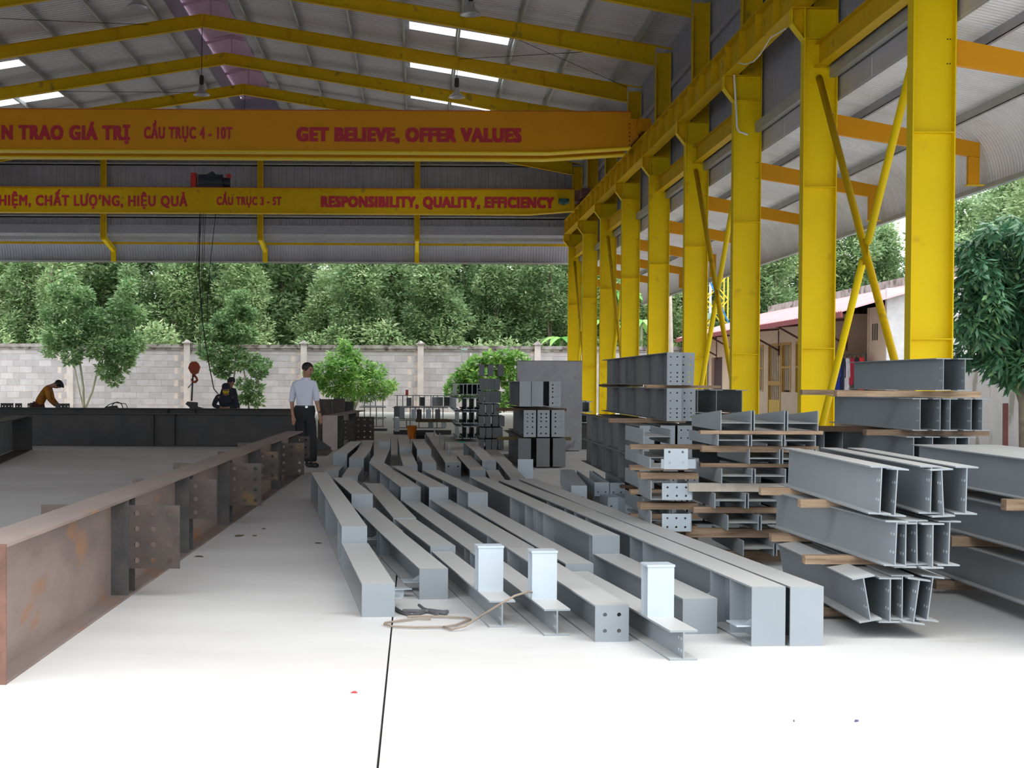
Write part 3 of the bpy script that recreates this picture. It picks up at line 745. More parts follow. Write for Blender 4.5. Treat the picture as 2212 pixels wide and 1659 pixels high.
# second group of rows behind
G2 = 'grey beams laid on the middle floor'
lb = lambda n, x: [f'{p} of the {x}' for p in (['near piece', 'far piece'] if n == 2 else ['near piece', 'middle piece', 'far piece'])]
chain(0, [(698.8, 1016.7, 731.7, 710.5, 1005.7, {'h': .2}), (720, 979.3, 750, 757, 953, {})], .2, G2, labels=lb(2, 'leftmost middle row, right of the standing man'))
chain(0, [(738.7, 1028.7, 773, 752.8, 1008.7, {'h': .2}), (754, 989.3, 786, 771, 972.8, {}), (771, 972.8, 800, 782.8, 951, {})], .2, G2, labels=lb(3, 'second middle row from the left'))
chain(0, [(798, 998, 830, 816.3, 968, {'h': .28}), (817, 954.6, 843, 821.6, 940.5, {})], .28, G2, labels=lb(2, 'third middle row, widening toward the camera'))
chain(0, [(870.6, 1003.8, 902, 862.9, 978, {'h': .26}), (862.9, 966, 889, 858.9, 943, {})], .26, G2, labels=lb(2, 'fourth middle row from the left'))
chain(0, [(912, 999.6, 942.7, 903, 984, {'h': .28}), (900.7, 970.3, 931.6, 890.3, 950.6, {})], .28, G2, labels=lb(2, 'fifth middle row from the left'))
c = chain(0, [(961.6, 998.7, 996, 918.7, 934, {'h': .22, 'holes': ([.05, .19], [.16], .014), 'what': 'long grey beam with upright fins on top'})], .22, G2, labels=['two bolt holes in its near end, middle floor'])
for y in (2.1, 4.6, 7.2, 11): build('fin', MB().prism([(-.035, 0), (.035, 0), (.02, .2), (-.008, .2)], 0, .012), GREY, c[0][0], loc=(.02, y, .22), rot=(0, 0, 1.2))
chain(0, [(1015, 1015, 1049.3, 987.4, 983.2, {'h': .24, 'holes': ([.05, .17], [.08], .012)})], .24, G2, labels=['short piece with two bolt holes, right of the finned beam'])
chain(0, [(1063, 1041, 1094, 1049, 1015, {'h': .2}), (1041.5, 995, 1071.6, 1025, 976.4, {}), (1025, 975.5, 1052, 1001, 955.7, {'what': 'dark-sided steel beam'})], .2, G2, labels=lb(3, 'long middle row left of the tall plated stack'))
chain(0, [(1102.5, 1033, 1135, 1076.8, 1001, {'h': .2}), (1076.8, 1001, 1107, 1047.6, 971, {})], .2, G2, labels=lb(2, 'rightmost middle row, beside the tall plated stack'))

# ------------------------------------------------------------------ big rusty girder on the left
def rusty_girder(loc, yaw, L, h, w, sets, label, m=RUST, plates_m=RUSTP, front=True, edge=None):
    r = thing('rusty_girder', label, 'girder', loc, (0, 0, yaw))
    build('top_flange', MB().box(-w / 2, w / 2, 0, L, h - .016, h), m, r)
    build('bottom_flange', MB().box(-w / 2, w / 2, 0, L, 0, .016), m, r)
    build('web', MB().box(-.006, .006, 0, L, .016, h - .016), m, r)
    if front: build('end_plate', MB().box(-w / 2, w / 2, -.02, -.0005, 0, h), edge or RUSTE, r)
    for (y, kind, nx_, nz, pw, zt, zb) in sets:
        for s in (1, -1):
            sp = MB().box(min(s * .006, s * w / 2), max(s * .006, s * w / 2), y - .005, y + .005, .016, h - .016)
            build('stiffener', sp, RUSTS, r)
            sp = MB().box(min(s * .006, s * (w / 2 - .005)), max(s * .006, s * (w / 2 - .005)), y + .25, y + .26, .016, h - .016)
            build('stiffener', sp, RUSTS, r)
            if nx_:
                hh = zt - zb
                mb = MB().plate(pw, hh, .012, [pw * (i + .75) / (nx_ + .35) for i in range(nx_)], [hh * (j + .5) / nz for j in range(nz)], .019)
                o = build('splice_plate', mb, plates_m, r, loc=(w / 2 - .03 if s > 0 else -w / 2 + .03 - pw, y + .006, zb))
    return r
pn = onz(15, 1478, 0); pf = onz(655, 931, .65)
yaw = math.atan2(-(pf.x - pn.x), pf.y - pn.y)
W_ = .24
Lg = math.hypot(pf.x - pn.x, pf.y - pn.y)
cen = pn + Vector((-math.cos(yaw), -math.sin(yaw), 0)) * W_ / 2
rusty_girder((cen.x, cen.y, 0), yaw, Lg, .65, W_, [(3.0, 1, 3, 4, .36, .60, .19), (5.6, 1, 2, 3, .25, .61, .29), (8.2, 1, 3, 4, .34, .61, .2), (10.8, 1, 2, 3, .25, .61, .29), (13.4, 1, 3, 4, .34, .61, .2), (15.9, 1, 2, 3, .22, .61, .29)],
             'long rusty brown girder with drilled splice plates, in the left foreground')

# dark girders across the left background
def cross_girder(x0, x1, Y, h, label, stf=(), w=.3, m=MILL, z=0, group=None):
    r = thing('dark_girder', label, 'girder', (x0, Y, z), (0, 0, 0), group)
    L = x1 - x0
    build('top_flange', MB().box(0, L, -w / 2, w / 2, h - .016, h), m, r)
    build('bottom_flange', MB().box(0, L, -w / 2, w / 2, 0, .016), m, r)
    build('web', MB().box(0, L, -.006, .006, .016, h - .016), m, r)
    for x in stf: build('stiffener', MB().box(x, x + .012, -w / 2, -.006, .016, h - .016), MILL if m is MILL else m, r)
    return r
cross_girder(-10.6, onz(638, 965, 0).x, 34.6, .70, 'long dark steel girder lying across the left background, nearest of three', stf=(5.0, 5.45, 1.2))
cross_girder(-11.5, -2.6, 35.9, .79, 'second dark girder lying right behind the nearest cross girder', stf=(2, 6.0, 6.6))
cross_girder(-9.0, -3.2, 38.3, .62, 'third dark girder at the back, under the crouching workers', m=MILL, stf=(1,))
p0 = onz(57, 975, 0)
r = thing('dark_girder', 'grey-webbed steel girder entering at the left edge, pointing to the camera', 'girder', (p0.x - .1, p0.y, 0), (0, 0, R(8)))
build('top_flange', MB().box(-.15, .15, -6, .2, .68, .7), MILL, r); build('bottom_flange', MB().box(-.15, .15, -6, .2, 0, .02), MILL, r)
build('web', MB().box(-.19, -.18, -6, .1, .02, .68), GREYD, r)
build('end_plate', MB().box(-.2, .2, .1, .13, .02, .68), MILL, r)
# clip plates standing on the girders
for i, (u, v, wd) in enumerate([(8, 876, 14), (22, 876, 14), (40, 876, 15), (64, 878, 9), (128, 874, 16), (143, 874, 15)]):
    p = onY(u, 885, 36.9)
    sc_ = 36.9 / F
    t = thing('clip_plate', f'small dark drilled clip plate, {ordn(i, 6)} of six on the left girders', 'plate', (p.x, 36.9, 0), group='drilled clip plates on the left girders')
    build('plate', MB().plate(wd * sc_, .13, .01, [wd * sc_ * .3, wd * sc_ * .75], [.06], .012, -wd * sc_ / 2, .74), MILL, t)
    build('leg', MB().box(-.05, .05, -.0, .008, 0, .74), MILL, t)
t = thing('pale_base', 'pale pinkish concrete block beside the crouching orange worker', 'block', onz(140, 893, 0) * 1.0)
build('body', MB().box(-.5, .55, 0, .4, 0, .16), PILL, t)
t.location = (onY(140, 890, 39.5).x, 39.5, .45)
build('trestle', MB().box(-.5, .5, .05, .35, -.45, 0), MILL, t)
t = thing('pale_base', 'pale pinkish concrete block right of the masked worker', 'block', (onY(540, 890, 39.5).x, 39.5, .45))
build('body', MB().box(-.28, .28, 0, .4, 0, .16), PILL, t); build('trestle', MB().box(-.25, .25, .05, .35, -.45, 0), MILL, t)
# piece hanging on the hook chain
p = onY(423, 880, 38.6)
t = thing('lifted_bracket', 'dark steel bracket slung on the hook chain', 'bracket', (p.x, 38.6, p.z))
build('plate', MB().prism([(-.25, .08), (-.2, .14), (.05, .12), (.05, .02), (.2, -.02), (.2, -.12), (-.15, -.12), (-.15, 0)], -.01, .01), MILL, t)
build('base', MB().box(-.2, .15, -.1, .1, -.3, -.12), MILL, t)
ch = thing('sling_chain', 'dark sling chain hanging straight down from the crane hook', 'chain', PH(417, 806))
build('chain', MB().tube([(0, 0, 0), onY(414, 866, YH) - ch.location], .035, 6), DARK, ch)
build('tail', MB().tube([(0, 0, -.35), onY(406, 838, YH) - ch.location], .018, 5), DARK, ch)
# blue cutting machine / tarp
p = onY(225, 893, 37.4)
t = thing('blue_hose_bundle', 'dark blue tarp heap with black hoses on the cross girder', 'hoses', (p.x, 37.4, .62))
build('tarp', MB().prism([(-.6, 0), (-.35, .03), (-.1, .08), (.1, .18), (.25, .2), (.3, .12), (.3, 0)], -.25, .25), mat('navy_tarp', (.01, .018, .03), .6), t)
hs = MB()
hs.tube([(.30 + .13 * math.cos(a), 0, .14 + .14 * math.sin(a)) for a in np.linspace(0, 6.28, 14)], .012, 5)
hs.tube([(-.05, 0, .1), (.1, .05, .22), (.25, 0, .27), (.5, 0, .24), (.56, 0, .1), (.57, 0, -.02)], .010, 5)
build('hose', hs, DARK, t)
build('stand', MB().box(-.5, .3, -.2, .2, -.62, 0), MILL, t)

# ================================================================== STACKS ON THE RIGHT
WN = ['bottom', 'second', 'third', 'fourth', 'fifth', 'sixth', 'seventh']
def tname(i, n): return 'bottom tier' if i == 0 else ('top tier' if i == n - 1 else f'{WN[i]} tier up')
def timber(x0, x1, Y, z, d=.06, h=.055, label='', group='timber bearers', m=TIMB, yaw=0.0):
    o = build('timber_bearer', MB().box(0, x1 - x0, -d / 2, d / 2, 0, h), m, loc=(x0, Y, z), rot=(0, 0, yaw))
    return tag(o, label, 'timber', group)
# R1
S = 'front right stack of grey beams'
XT = [[2.51, 2.625, 2.70, 2.745, 2.83], [2.64, 2.707, 2.78, 2.847, 2.945], [2.553, 2.644, 2.85, 2.905, 3.036]]
TL = [[R(-10), 0, 0, R(7), R(7)], [R(2), 0, R(-1), 0, R(1)], [R(2), R(3), R(1), R(-3), R(1)]]
DX = [(.02, 2.2), (-.1, 2.5), (.08, 2.55)]
Z0 = [.10, .405, .69]; HH = [.25, .25, .265]
for ti in range(3):
    for i, x in enumerate(XT[ti]):
        dz = .012 * (i % 2)
        dx, L = DX[ti]
        ibeam((x, 8.9 + .03 * ((i * 7) % 3), Z0[ti] - dz), math.atan2(-dx, L), L, HH[ti], .125, f'grey I-beam, {ordn(i, 5)} in the {tname(ti, 3)} of the {S}', S, roll=TL[ti][i], tf=.008, tw=.006, webholes=True)
for i, (x0, x1, Y, z, lab) in enumerate([(2.28, 3.05, 9.7, .02, 'near timber on the floor below'), (2.3, 3.1, 10.6, .02, 'far timber on the floor below'), (2.28, 3.12, 9.5, .352, 'near timber between bottom and second tiers of'), (2.38, 3.1, 10.85, .352, 'far timber between bottom and second tiers of'),
                                      (2.37, 3.1, 10.0, .645, 'near timber under the top tier of'), (2.36, 3.1, 11.1, .645, 'far timber under the top tier of')]):
    timber(x0, x1, Y, z, .08, .05, f'brown {lab} the front right stack')
# R2
S2 = 'long beam stack at the right edge'
for ti, (z, n) in enumerate([(.10, 5), (.42, 5), (.725, 5)]):
    for i in range(n):
        ibeam((3.67 + .125 * i, 8.3, z), 0, 3.5, .245, .125, f'long grey I-beam, {ordn(i, n)} in the {tname(ti, 3)} of the {S2}', S2, tf=.008, tw=.006)
for x0, Y, z, lab in [(3.52, 9.05, .03, 'near floor timber'), (3.5, 10.9, .03, 'far floor timber'), (3.48, 8.9, .35, 'lower timber end poking out'), (3.5, 10.6, .35, 'hidden lower timber'), (3.47, 9.55, .668, 'upper timber end poking out'), (3.5, 11.2, .668, 'upper far timber')]:
    timber(x0, 4.4, Y, z, .09, .065 if z > .1 else .06, f'brown {lab} of the stack at the right edge')
# R3
S3 = 'tall stack at the upper right'
cfg = [(.05, [4.2, 4.38, 4.5, 4.64], 13.5), (.38, [4.2, 4.38, 4.5, 4.64], 13.5), (.70, [4.15, 4.32, 4.5, 4.62], 13.5), (1.02, [4.2, 4.38, 4.45, 4.64, 4.72], 13.5), (1.355, [4.39, 4.585], 13.5)]
for ti, (z, xs_, Y) in enumerate(cfg):
    for i, x in enumerate(xs_):
        ibeam((x, Y + .04 * (i % 2), z), 0, 2.75, .27, .125, f'grey I-beam, {ordn(i, len(xs_))} in the {tname(ti, 5)} of the {S3}', S3, tf=.008, tw=.006, webholes=ti > 2)
for x0, x1, Y, z, m_, lab in [(3.62, 4.86, 14.0, 1.298, TIMB, 'long brown timber under the top tier'), (3.75, 4.85, 15.8, 1.298, TIMB, 'rear brown timber under the top tier'), (3.85, 4.9, 13.9, .968, TIMB, 'pale ochre timber under the fourth tier'), (3.7, 4.8, 14.9, .968, TIMBD, 'dark timber behind the ochre one'),
                              (3.9, 4.8, 14.0, .655, TIMB, 'timber under the third tier'), (3.9, 4.8, 14.0, .325, TIMB, 'timber under the second tier'), (3.9, 4.8, 14.0, 0.0, TIMB, 'floor timber')]:
    timber(x0, x1, Y, z, .12, .05, f'{lab} of the {S3}', m=m_)
# R4 : short sections lying on their side
def hside(loc, L, hf, gap, label, group, taper=0.0, m=GREY, yaw=0.0):
    """H-section on its side: flanges upright left and right, web flat between them"""
    r = thing('short_section', label, 'beam', loc, (0, 0, yaw), group)
    def fl_(x):
        return MB().hexa([(x, 0, 0), (x, L, 0), (x + .008, L, 0), (x + .008, 0, 0), (x, 0, hf + taper), (x, L, hf - taper * .6), (x + .008, L, hf - taper * .6), (x + .008, 0, hf + taper)])
    k = (round(L, 2), round(hf, 3), round(gap, 3), taper, m.name)
    link('flange', cached(('hf',) + k, lambda: fl_(0).mesh('flange', m)), r)
    link('flange', cached(('hf',) + k, lambda: 0), r, (gap - .008, 0, 0))
    link('web', cached(('hw',) + k, lambda: MB().box(.008, gap - .008, 0, L, hf * .5 - .003, hf * .5 + .003).mesh('web', m)), r)
    return r
S4 = 'short-section stack'
tiers = [(.09, 2.50, 2, 0), (.285, 2.38, 2, 0), (.453, 2.28, 2, 0), (.642, 2.33, 2, 0), (.80, 2.55, 3, .03), (.885, 2.30, 3, 0), (1.046, 2.33, 3, .04)]
for ti, (z, x, n, tp) in enumerate(tiers):
    hf = .115 if ti not in (4, 5) else .085
    z = {4: .79, 5: .93}.get(ti, z)
    for i in range(n):
        Y = 12.35 + (.0 if tp == 0 else .05)
        hside((x + i * .255, Y, z), 1.3, hf, .24, f'short grey section, {ordn(i, n)} in the {tname(ti, 7)} of the {S4}', S4, taper=tp)
for x0, x1, Y, z, h, lab in [(2.28, 3.2, 12.8, 0, .085, 'floor timber'), (2.1, 2.9, 12.6, .21, .07, 'bottom timber'), (2.15, 2.85, 12.55, .405, .045, 'second timber'), (2.1, 3.1, 12.5, .573, .065, 'third timber, bleached'), (2.2, 3.1, 12.55, .76, .028, 'fourth timber'), (2.2, 3.1, 12.5, .878, .048, 'fifth timber'), (2.18, 3.12, 12.45, 1.018, .027, 'top timber')]:
    timber(x0, x1, Y, z, .08, h, f'{lab} counting upward in the {S4}', m=mat('bleached_timber', (.45, .40, .34), .85, var=.2, scale=6) if 'bleached' in lab else TIMB)
# R4 left companion stack (only left sides show)
for ti, z in enumerate([.28, .49, .70, .88]):
    hside((1.95, 13.9, z), 1.2, .13, .24, f'short grey section, {tname(ti, 4)} of the pile beside the short-section stack', 'pile behind the short-section stack')
    timber(1.85, 2.5, 14.0, z - .045, .09, .042, f'brown timber under the {tname(ti, 4)} of the pile behind the short sections')
ibeam((2.07, 13.9, 0), 0, 1.2, .23, .2, 'grey beam at the foot of the pile behind the short-section stack', 'pile behind the short-section stack')
# R5 : big drilled columns
S5 = 'tall drilled stack in the centre'
HG = lambda w_, h_: ([w_ * .25, w_ * .70], [h_ * .12, h_ * .25, h_ * .38, h_ * .62, h_ * .86], .008)
for ti, (z, xs_) in enumerate([(.04, [2.60, 2.78, 2.95]), (.36, [2.28, 2.53, 2.74]), (.66, [2.28, 2.50, 2.67]), (1.03, [2.545, 2.70]), (1.385, [2.545, 2.68])]):
    for i, x in enumerate(xs_):
        ibeam((x, 16 + (.0 if i == 0 else .1), z), 0, 5.6, .30 if ti < 2 else .325, .145, f'grey column piece, {ordn(i, len(xs_))} in the {tname(ti, 5)} of the {S5}', S5, ends='n', m=GREYD, pm=GREY, holes=HG(.145, .325), stiff=(.7, 1.7, 2.9, 3.2, 4.4), roll=R(2) if (ti == 4 and i == 1) else 0)  # dark sides imitate shade; end plates keep the lighter primer
for x0, x1, Y, z, lab, m_ in [(2.5, 3.05, 16.8, 0, 'floor timber', TIMBD), (2.1, 2.95, 16.6, .33, 'lowest timber', TIMBD), (2.05, 2.85, 17.2, .985, 'dark wide timber, third one up,', TIMB), (2.3, 3.05, 16.3, 1.357, 'light timber under the top tier', TIMB), (2.35, 2.9, 20.8, 1.357, 'rear timber under the top tier', TIMBD)]:
    timber(x0, x1, Y, z, .16, {0: .04, .33: .028, .985: .045, 1.357: .027}[z], f'{lab} of the {S5}', m=m_)
# R6 behind on the right
S6 = 'stack of open I-beams behind the drilled stack'
for ti, (z, xs_, Y, L) in enumerate([(.06, [3.3, 3.5, 3.7], 15.5, 5), (.38, [3.3, 3.5, 3.7], 15.5, 5), (.70, [3.25, 3.43, 3.6, 3.78, 3.95], 15.0, 5), (1.055, [3.30, 3.52, 3.82], 19, 2.2)]):
    for i, x in enumerate(xs_):
        ibeam((x, Y, z), 0, L, .275, .15, f'grey I-beam, {ordn(i, len(xs_))} in the {tname(ti, 4)} of the {S6}', S6, tf=.009, tw=.007)
timber(3.2, 3.9, 19.3, 1.0, .15, .05, f'dark timber under the top tier of the {S6}', m=TIMBD)
timber(3.2, 3.9, 16.3, .02, .15, .04, f'floor timber of the {S6}', m=TIMBD)
# R7 : drilled brackets pile
S7 = 'pile of drilled channel brackets beside the short sections'
def bracket(u0, u1, v0, v1, Y, L, label, holes=(3, 2), flare=.0, up=None):
    a = onY(u0, v1, Y); b = onY(u1, v0, Y); w_ = b.x - a.x; h_ = b.z - a.z
    r = thing('channel_bracket', label, 'bracket', (a.x, Y, a.z), group=S7)
    build('front_plate', MB().plate(w_, h_, .01, [w_ * (i + .6) / (holes[0] + .2) for i in range(holes[0])], [h_ * (j + .5) / holes[1] for j in range(holes[1])], .009), GREYL, r)
    build('side_plate', MB().box(-flare - .008, -flare, -.0, L, 0, h_ * 1.15), GREY, r)
    build('side_plate', MB().box(w_, w_ + .008, .0, L, 0, h_), GREY, r)
    build('floor_plate', MB().box(-flare, w_, .011, L, 0, .008), GREY, r)
    return r
bracket(1430, 1492, 1110, 1148, 12.5, .7, f'lowest bracket of the {S7}', flare=.08)
bracket(1430, 1494, 1044, 1080, 12.5, .7, f'middle bracket of the {S7}', flare=.08)
bracket(1428, 1502, 992, 1012, 12.5, .7, f'topmost wide bracket of the {S7}', holes=(2, 1), flare=.08)
p = onY(1430, 1012, 12.3)
tag(build('drilled_plate', MB().plate(.18, .155, .01, [.04, .14], [.05, .13], .010), GREYL, loc=(p.x, 12.2, p.z)), f'upright drilled plate standing on the {S7}', 'plate')
for i, z in enumerate((onY(1430, 1100, 12.5).z, onY(1430, 1034, 12.5).z, onY(1430, 1150, 12.5).z)):
    timber(1.75, 2.2, 12.7, z - .01, .2, .05, f'dark timber, {("middle", "upper", "lower")[i]} one in the {S7}', m=TIMB)
tag(build('support_crate', MB().box(1.8, 2.2, 12.6, 13.2, 0, onY(1430, 1150, 12.5).z - .01), TIMBD), 'dark timber crib at the foot of the drilled brackets pile', 'timber')
# small channels and boxes on the floor
def smallbox(u0, v0, u1, v1, fu, fv, z0, label, open_top=False, holes=True, grp='small drilled boxes and channels on the floor'):
    """near face px (u0,v0)-(u1,v1); far top-left (fu,fv)"""
    Yn = onz(u0, v1, z0).y
    a = onY(u0, v1, Yn); b = onY(u1, v0, Yn); w_ = b.x - a.x; h_ = b.z - a.z
    q_ = onz(fu, fv, a.z + h_)
    L = math.hypot(q_.x - a.x, q_.y - Yn); yaw = math.atan2(-(q_.x - a.x), q_.y - Yn)
    r = thing('channel_piece' if open_top else 'box_piece', label, 'beam', a, (0, 0, yaw), grp)
    build('end_plate', MB().plate(w_, h_, .006, [w_ * .25, w_ * .75], [h_ * .3] if holes else [h_ * .3], .010), GREYL, r)
    build('side_plate', MB().box(0, .006, .007, L, 0, h_), GREYL, r); build('side_plate', MB().box(w_ - .006, w_, .007, L, 0, h_), GREYL, r)
    build('base', MB().box(.006, w_ - .006, .007, L, 0, .006), GREYL, r)
    if not open_top: build('top', MB().box(.006, w_ - .006, .007, L, h_ - .006, h_), GREYL, r)
    return r, Yn, h_
smallbox(1234, 1049, 1268, 1085, 1210, 1014, .1, 'short closed grey box piece, left of the two open channels')
smallbox(1284, 1042, 1316, 1072, 1246, 1016, .12, 'open-topped pale channel, left one of the touching pair', True)
smallbox(1317, 1043, 1350, 1072, 1280, 1016, .12, 'open-topped pale channel, right one of the touching pair', True)
smallbox(1313, 1074, 1344, 1102, 1280, 1062, .0, 'grey box piece under the pair of open channels', False)
smallbox(1350, 1078, 1384, 1109, 1322, 1066, .0, 'lowest grey box piece, right below the open channels', False)
timber(1.0, 1.75, 17.6, 0, .1, .09, 'dark bearer timber under the small open channels', m=TIMBD)

# ================================================================== MIDDLE DISTANCE STACKS
# M1 tall plated stack
S8 = 'plated stack left of centre columns'
Ym = 26.5
for ti, (v1, v0, cols) in enumerate([(1010, 947, [(1119, 1147), (1159, 1188), (1195, 1223)]), (944, 886, [(1131, 1158), (1161, 1188), (1192, 1221)]), (878, 824, [(1122, 1147), (1148, 1174), (1187, 1213)])]):
    for i, (u0, u1) in enumerate(cols):
        a = onY(u0, v1, Ym); b = onY(u1, v0, Ym)
        z0_ = max(0.02, a.z); h_ = b.z - z0_
        w_ = b.x - a.x
        hol = ([w_ * .3, w_ * .72], [h_ * .13, h_ * .37, h_ * .58, h_ * .72, h_ * .86], .013) if (ti == 1 or (ti == 2 and i == 2)) else None
        ibeam(((a.x + b.x) / 2, Ym + .05 * i, z0_), 0, 4.5, h_, w_, f'grey column piece, {ordn(i, 3)} in the {tname(ti, 3)} of the {S8}', S8, ends='n', holes=hol, stiff=(1.2, 2.6), m=GREYD, pm=GREY if ti else GREYD)  # sides darkened to imitate shade, upper front plates left lighter
for v, x0, x1, lab in [(888, 1075, 1225, 'upper brown timber'), (951, 1075, 1235, 'lower mossy timber')]:
    a = onY(x0, v, Ym + .4); b = onY(x1, v, Ym + .4)
    z_ = a.z
    timber(a.x, b.x, Ym + .6, z_ - .0, .2, .05, f'{lab} in the {S8}', m=mat('mossy_timber', (.12, .10, .03), .9) if 'mossy' in lab else TIMBD)
# M2 big upright plate
a = onY(1117, 780, 33); b = onY(1257, 895, 33)
t = thing('steel_plate', 'large grey steel plate standing upright in front of the yard wall', 'plate', (a.x, 33, 0))
build('plate', MB().box(0, b.x - a.x, 0, .02, .02, a.z), mat('mottled_plate', (.30, .30, .33), .6, var=.12, scale=4, spots=(3.2, .62, (.17, .16, .17))), t)
build('prop', MB().box(.05, .15, .02, .5, 0, .5).box(b.x - a.x - .15, b.x - a.x - .05, .02, .5, 0, .5), RUSTS, t)
build('rust_edge', MB().box(-.005, 0.0, 0, .02, .02, a.z).box(0, b.x - a.x, 0, .02, a.z, a.z + .012), RUSTP, t)
# generic far stack of I beams seen end-on
def farstack(cols_by_tier, Y, name, m, L=2.5, w=None, plates=False, tops=False):
    n = len(cols_by_tier)
    for ti, (v1, v0, xs_) in enumerate(cols_by_tier):
        for i, u in enumerate(xs_):
            a = onY(u, v1, Y); b = onY(u, v0, Y)
            z0_ = max(a.z, 0.0)
            ww = w if w else .2
            ibeam((a.x, Y, z0_), 0, L, b.z - z0_, ww, f'{name[0]}, {ordn(i, len(xs_))} in the {tname(ti, n)} of the {name[1]}', name[1], m=m, ends='n' if plates else '', tf=.02, tw=.016)
farstack([(948, 921, [991, 1008, 1024, 1041]), (915, 889, [991, 1008, 1024, 1041]), (886, 859, [985, 1008, 1024, 1041]), (853, 829, [986, 1001, 1009, 1020, 1031, 1040])], 38.0, ('pale grey I-beam', 'pale stack behind the middle floor'), GREYL, L=3.6, w=.15)
p = onY(1041, 917, 37.8)
t = thing('drilled_plate', 'pale blue-grey drilled plate leaning on the pale middle stack', 'plate', (p.x, 37.8, 0))
sc_ = 37.8 / F
build('plate', MB().plate(34 * sc_, 58 * sc_, .012, [4 * sc_, 19 * sc_, 29 * sc_], [7 * sc_, 24 * sc_, 35 * sc_, 51 * sc_], .012, 0, p.z), mat('pale_blue_plate', (.50, .58, .66), .5), t)
build('foot', MB().box(.05, .3, .0, .1, 0, p.z), MILL, t)
farstack([(971, 949, [1040, 1055, 1068, 1082]), (946, 924, [1042, 1056, 1070, 1080]), (921, 899, [1040, 1054, 1070, 1084]), (896, 873, [1042, 1057, 1072]), (870, 845, [1040, 1054, 1066, 1076]), (842, 818, [1042, 1052, 1062, 1074]), (812, 787, [1041, 1060, 1082])], 33.5, ('dark drilled column end', 'dark stack in front of the right bush'), GREYD, L=1.4, w=.11, plates=True)
farstack([(914, 895, [1231, 1243, 1254, 1268]), (891, 867, [1228, 1242, 1257, 1273])], 34, ('pale grey I-beam', 'pale stack beside the eighth yellow column'), GREYL, L=1.6, w=.13)
tag(build('steel_trestle', MB().box(onY(1225, 915, 34).x, onY(1280, 915, 34).x, 34, 35.6, 0, onY(1230, 915, 34).z - .01), MILL), 'dark base under the pale stack beside the eighth yellow column', 'trestle')
# M4 open shelves of slender beams
def shelf(u0, u1, vt, vb, posts, Y, label, m, group):
    a = onY(u0, vb, Y); b = onY(u1, vt, Y)
    r = thing('slender_beam_row', label, 'beam', (a.x, Y, 0), group=group)
    z0_ = max(a.z, 0); w_ = b.x - a.x
    build('top_flange', MB().box(0, w_, 0, .18, b.z - .02, b.z), m, r)
    build('bottom_flange', MB().box(0, w_, 0, .18, z0_, z0_ + .02), m, r)
    for u in posts:
        x = onY(u, vt, Y).x - a.x
        build('stiffener', MB().box(x - .012, x + .012, 0, .17, z0_ + .02, b.z - .02), m, r)
    return r
SH = 'see-through racks of steel sections near the back wall'
for (u0, u1, vt, vb, posts, Y, lab, m_) in [
    (783, 834, 933, 923, [800, 813, 827], 46, 'lowest left see-through section rack by the bush', MILL), (792, 836, 907, 921, [800, 813, 827], 46, 'x', MILL)]:
    pass
shelf(782, 830, 904, 922, [787, 800, 813, 827], 46, 'see-through section rack by the bush, lowest level', GREYD, SH)
shelf(776, 834, 879, 903, [787, 800, 813, 827], 46, 'see-through section rack by the bush, middle level', GREYD, SH)
shelf(782, 832, 855, 878, [787, 800, 811, 827], 46, 'see-through section rack by the bush, top level', GREY, SH)
shelf(850, 962, 908, 925, [852, 861, 878, 886, 905, 926, 944], 43, 'wide section rack behind the orange stand, lowest level', GREYD, SH)
shelf(848, 968, 880, 906, [852, 862, 873, 886, 897, 905, 916, 927, 935, 948, 957], 43, 'wide section rack behind the orange stand, middle level', GREYD, SH)
RK = shelf(852, 982, 854, 879, [858, 870, 880, 892, 906, 917, 931, 936, 945, 960, 973], 43, 'wide section rack behind the orange stand, top level', GREY, SH)
for i, (u, v0, v1) in enumerate([(857, 878, 900), (893, 884, 905), (938, 858, 877), (965, 858, 877), (945, 884, 905), (857, 903, 932), (868, 880, 904), (912, 858, 877), (951, 858, 877), (925, 884, 905), (975, 858, 877), (905, 884, 905), (883, 859, 877), (958, 908, 924), (930, 908, 924)]):
    a = onY(u - 5, v1, 42.8); b = onY(u + 6, v0, 42.8)
    build('filler_plate', MB().box(a.x - RK.location.x, b.x - RK.location.x, -.2, -.18, max(a.z, 0), b.z), (GREYD, MILL, GREY, GREYL)[(i * 7) % 4], RK)
# ladder-like bearers under racks
for i, (u0, u1, v, Y) in enumerate([(776, 836, 926, 46), (850, 975, 929, 43)]):
    a = onY(u0, v, Y)
    tag(build('rack_base', MB().box(a.x, onY(u1, v, Y).x, Y, Y + .3, 0, max(.05, a.z)), MILL), ('dark base beam under the rack by the bush', 'dark base beam under the wide section rack')[i], 'base')
t = thing('dark_timber_mass', 'long dark timber bearer across the wide section rack', 'timber', (0, 42.5, 0))
a = onY(898, 912, 42.4); b = onY(1045, 906, 42.4)
build('timber', MB().box(a.x, b.x, -.1, 0, a.z, b.z), TIMBD, t)
p = onY(879, 853, 42.9)
tag(build('red_can', MB().lathe([(0, 0), (.035, 0), (.04, .02), (.035, .13), (.042, .145), (0, .145)], n=12), mat('red_can_paint', (.55, .01, .03), .4), loc=(p.x, 43.09, onY(879, 854, 43).z + .001)), 'small red can standing on the wide section rack', 'can')
p = onz(890, 940, 0)
t = thing('orange_stand', 'orange machine stand beside the wide section rack', 'machine', (p.x, 40, 0))
build('bowl', MB().lathe([(.10, .0), (.09, .10), (.11, .18), (.13, .30), (.135, .32), (.10, .32)], n=14), mat('orange_machine_paint', (.75, .20, .01), .5), t, smooth=True)
build('stand', MB().box(-.05, .05, -.05, .05, 0, .12), mat('orange_machine_paint', (.75, .20, .01), .5), t)
build('motor', MB().tube([(.10, -.05, .08), (.32, -.05, .08)], .09, 10), DARK, t)
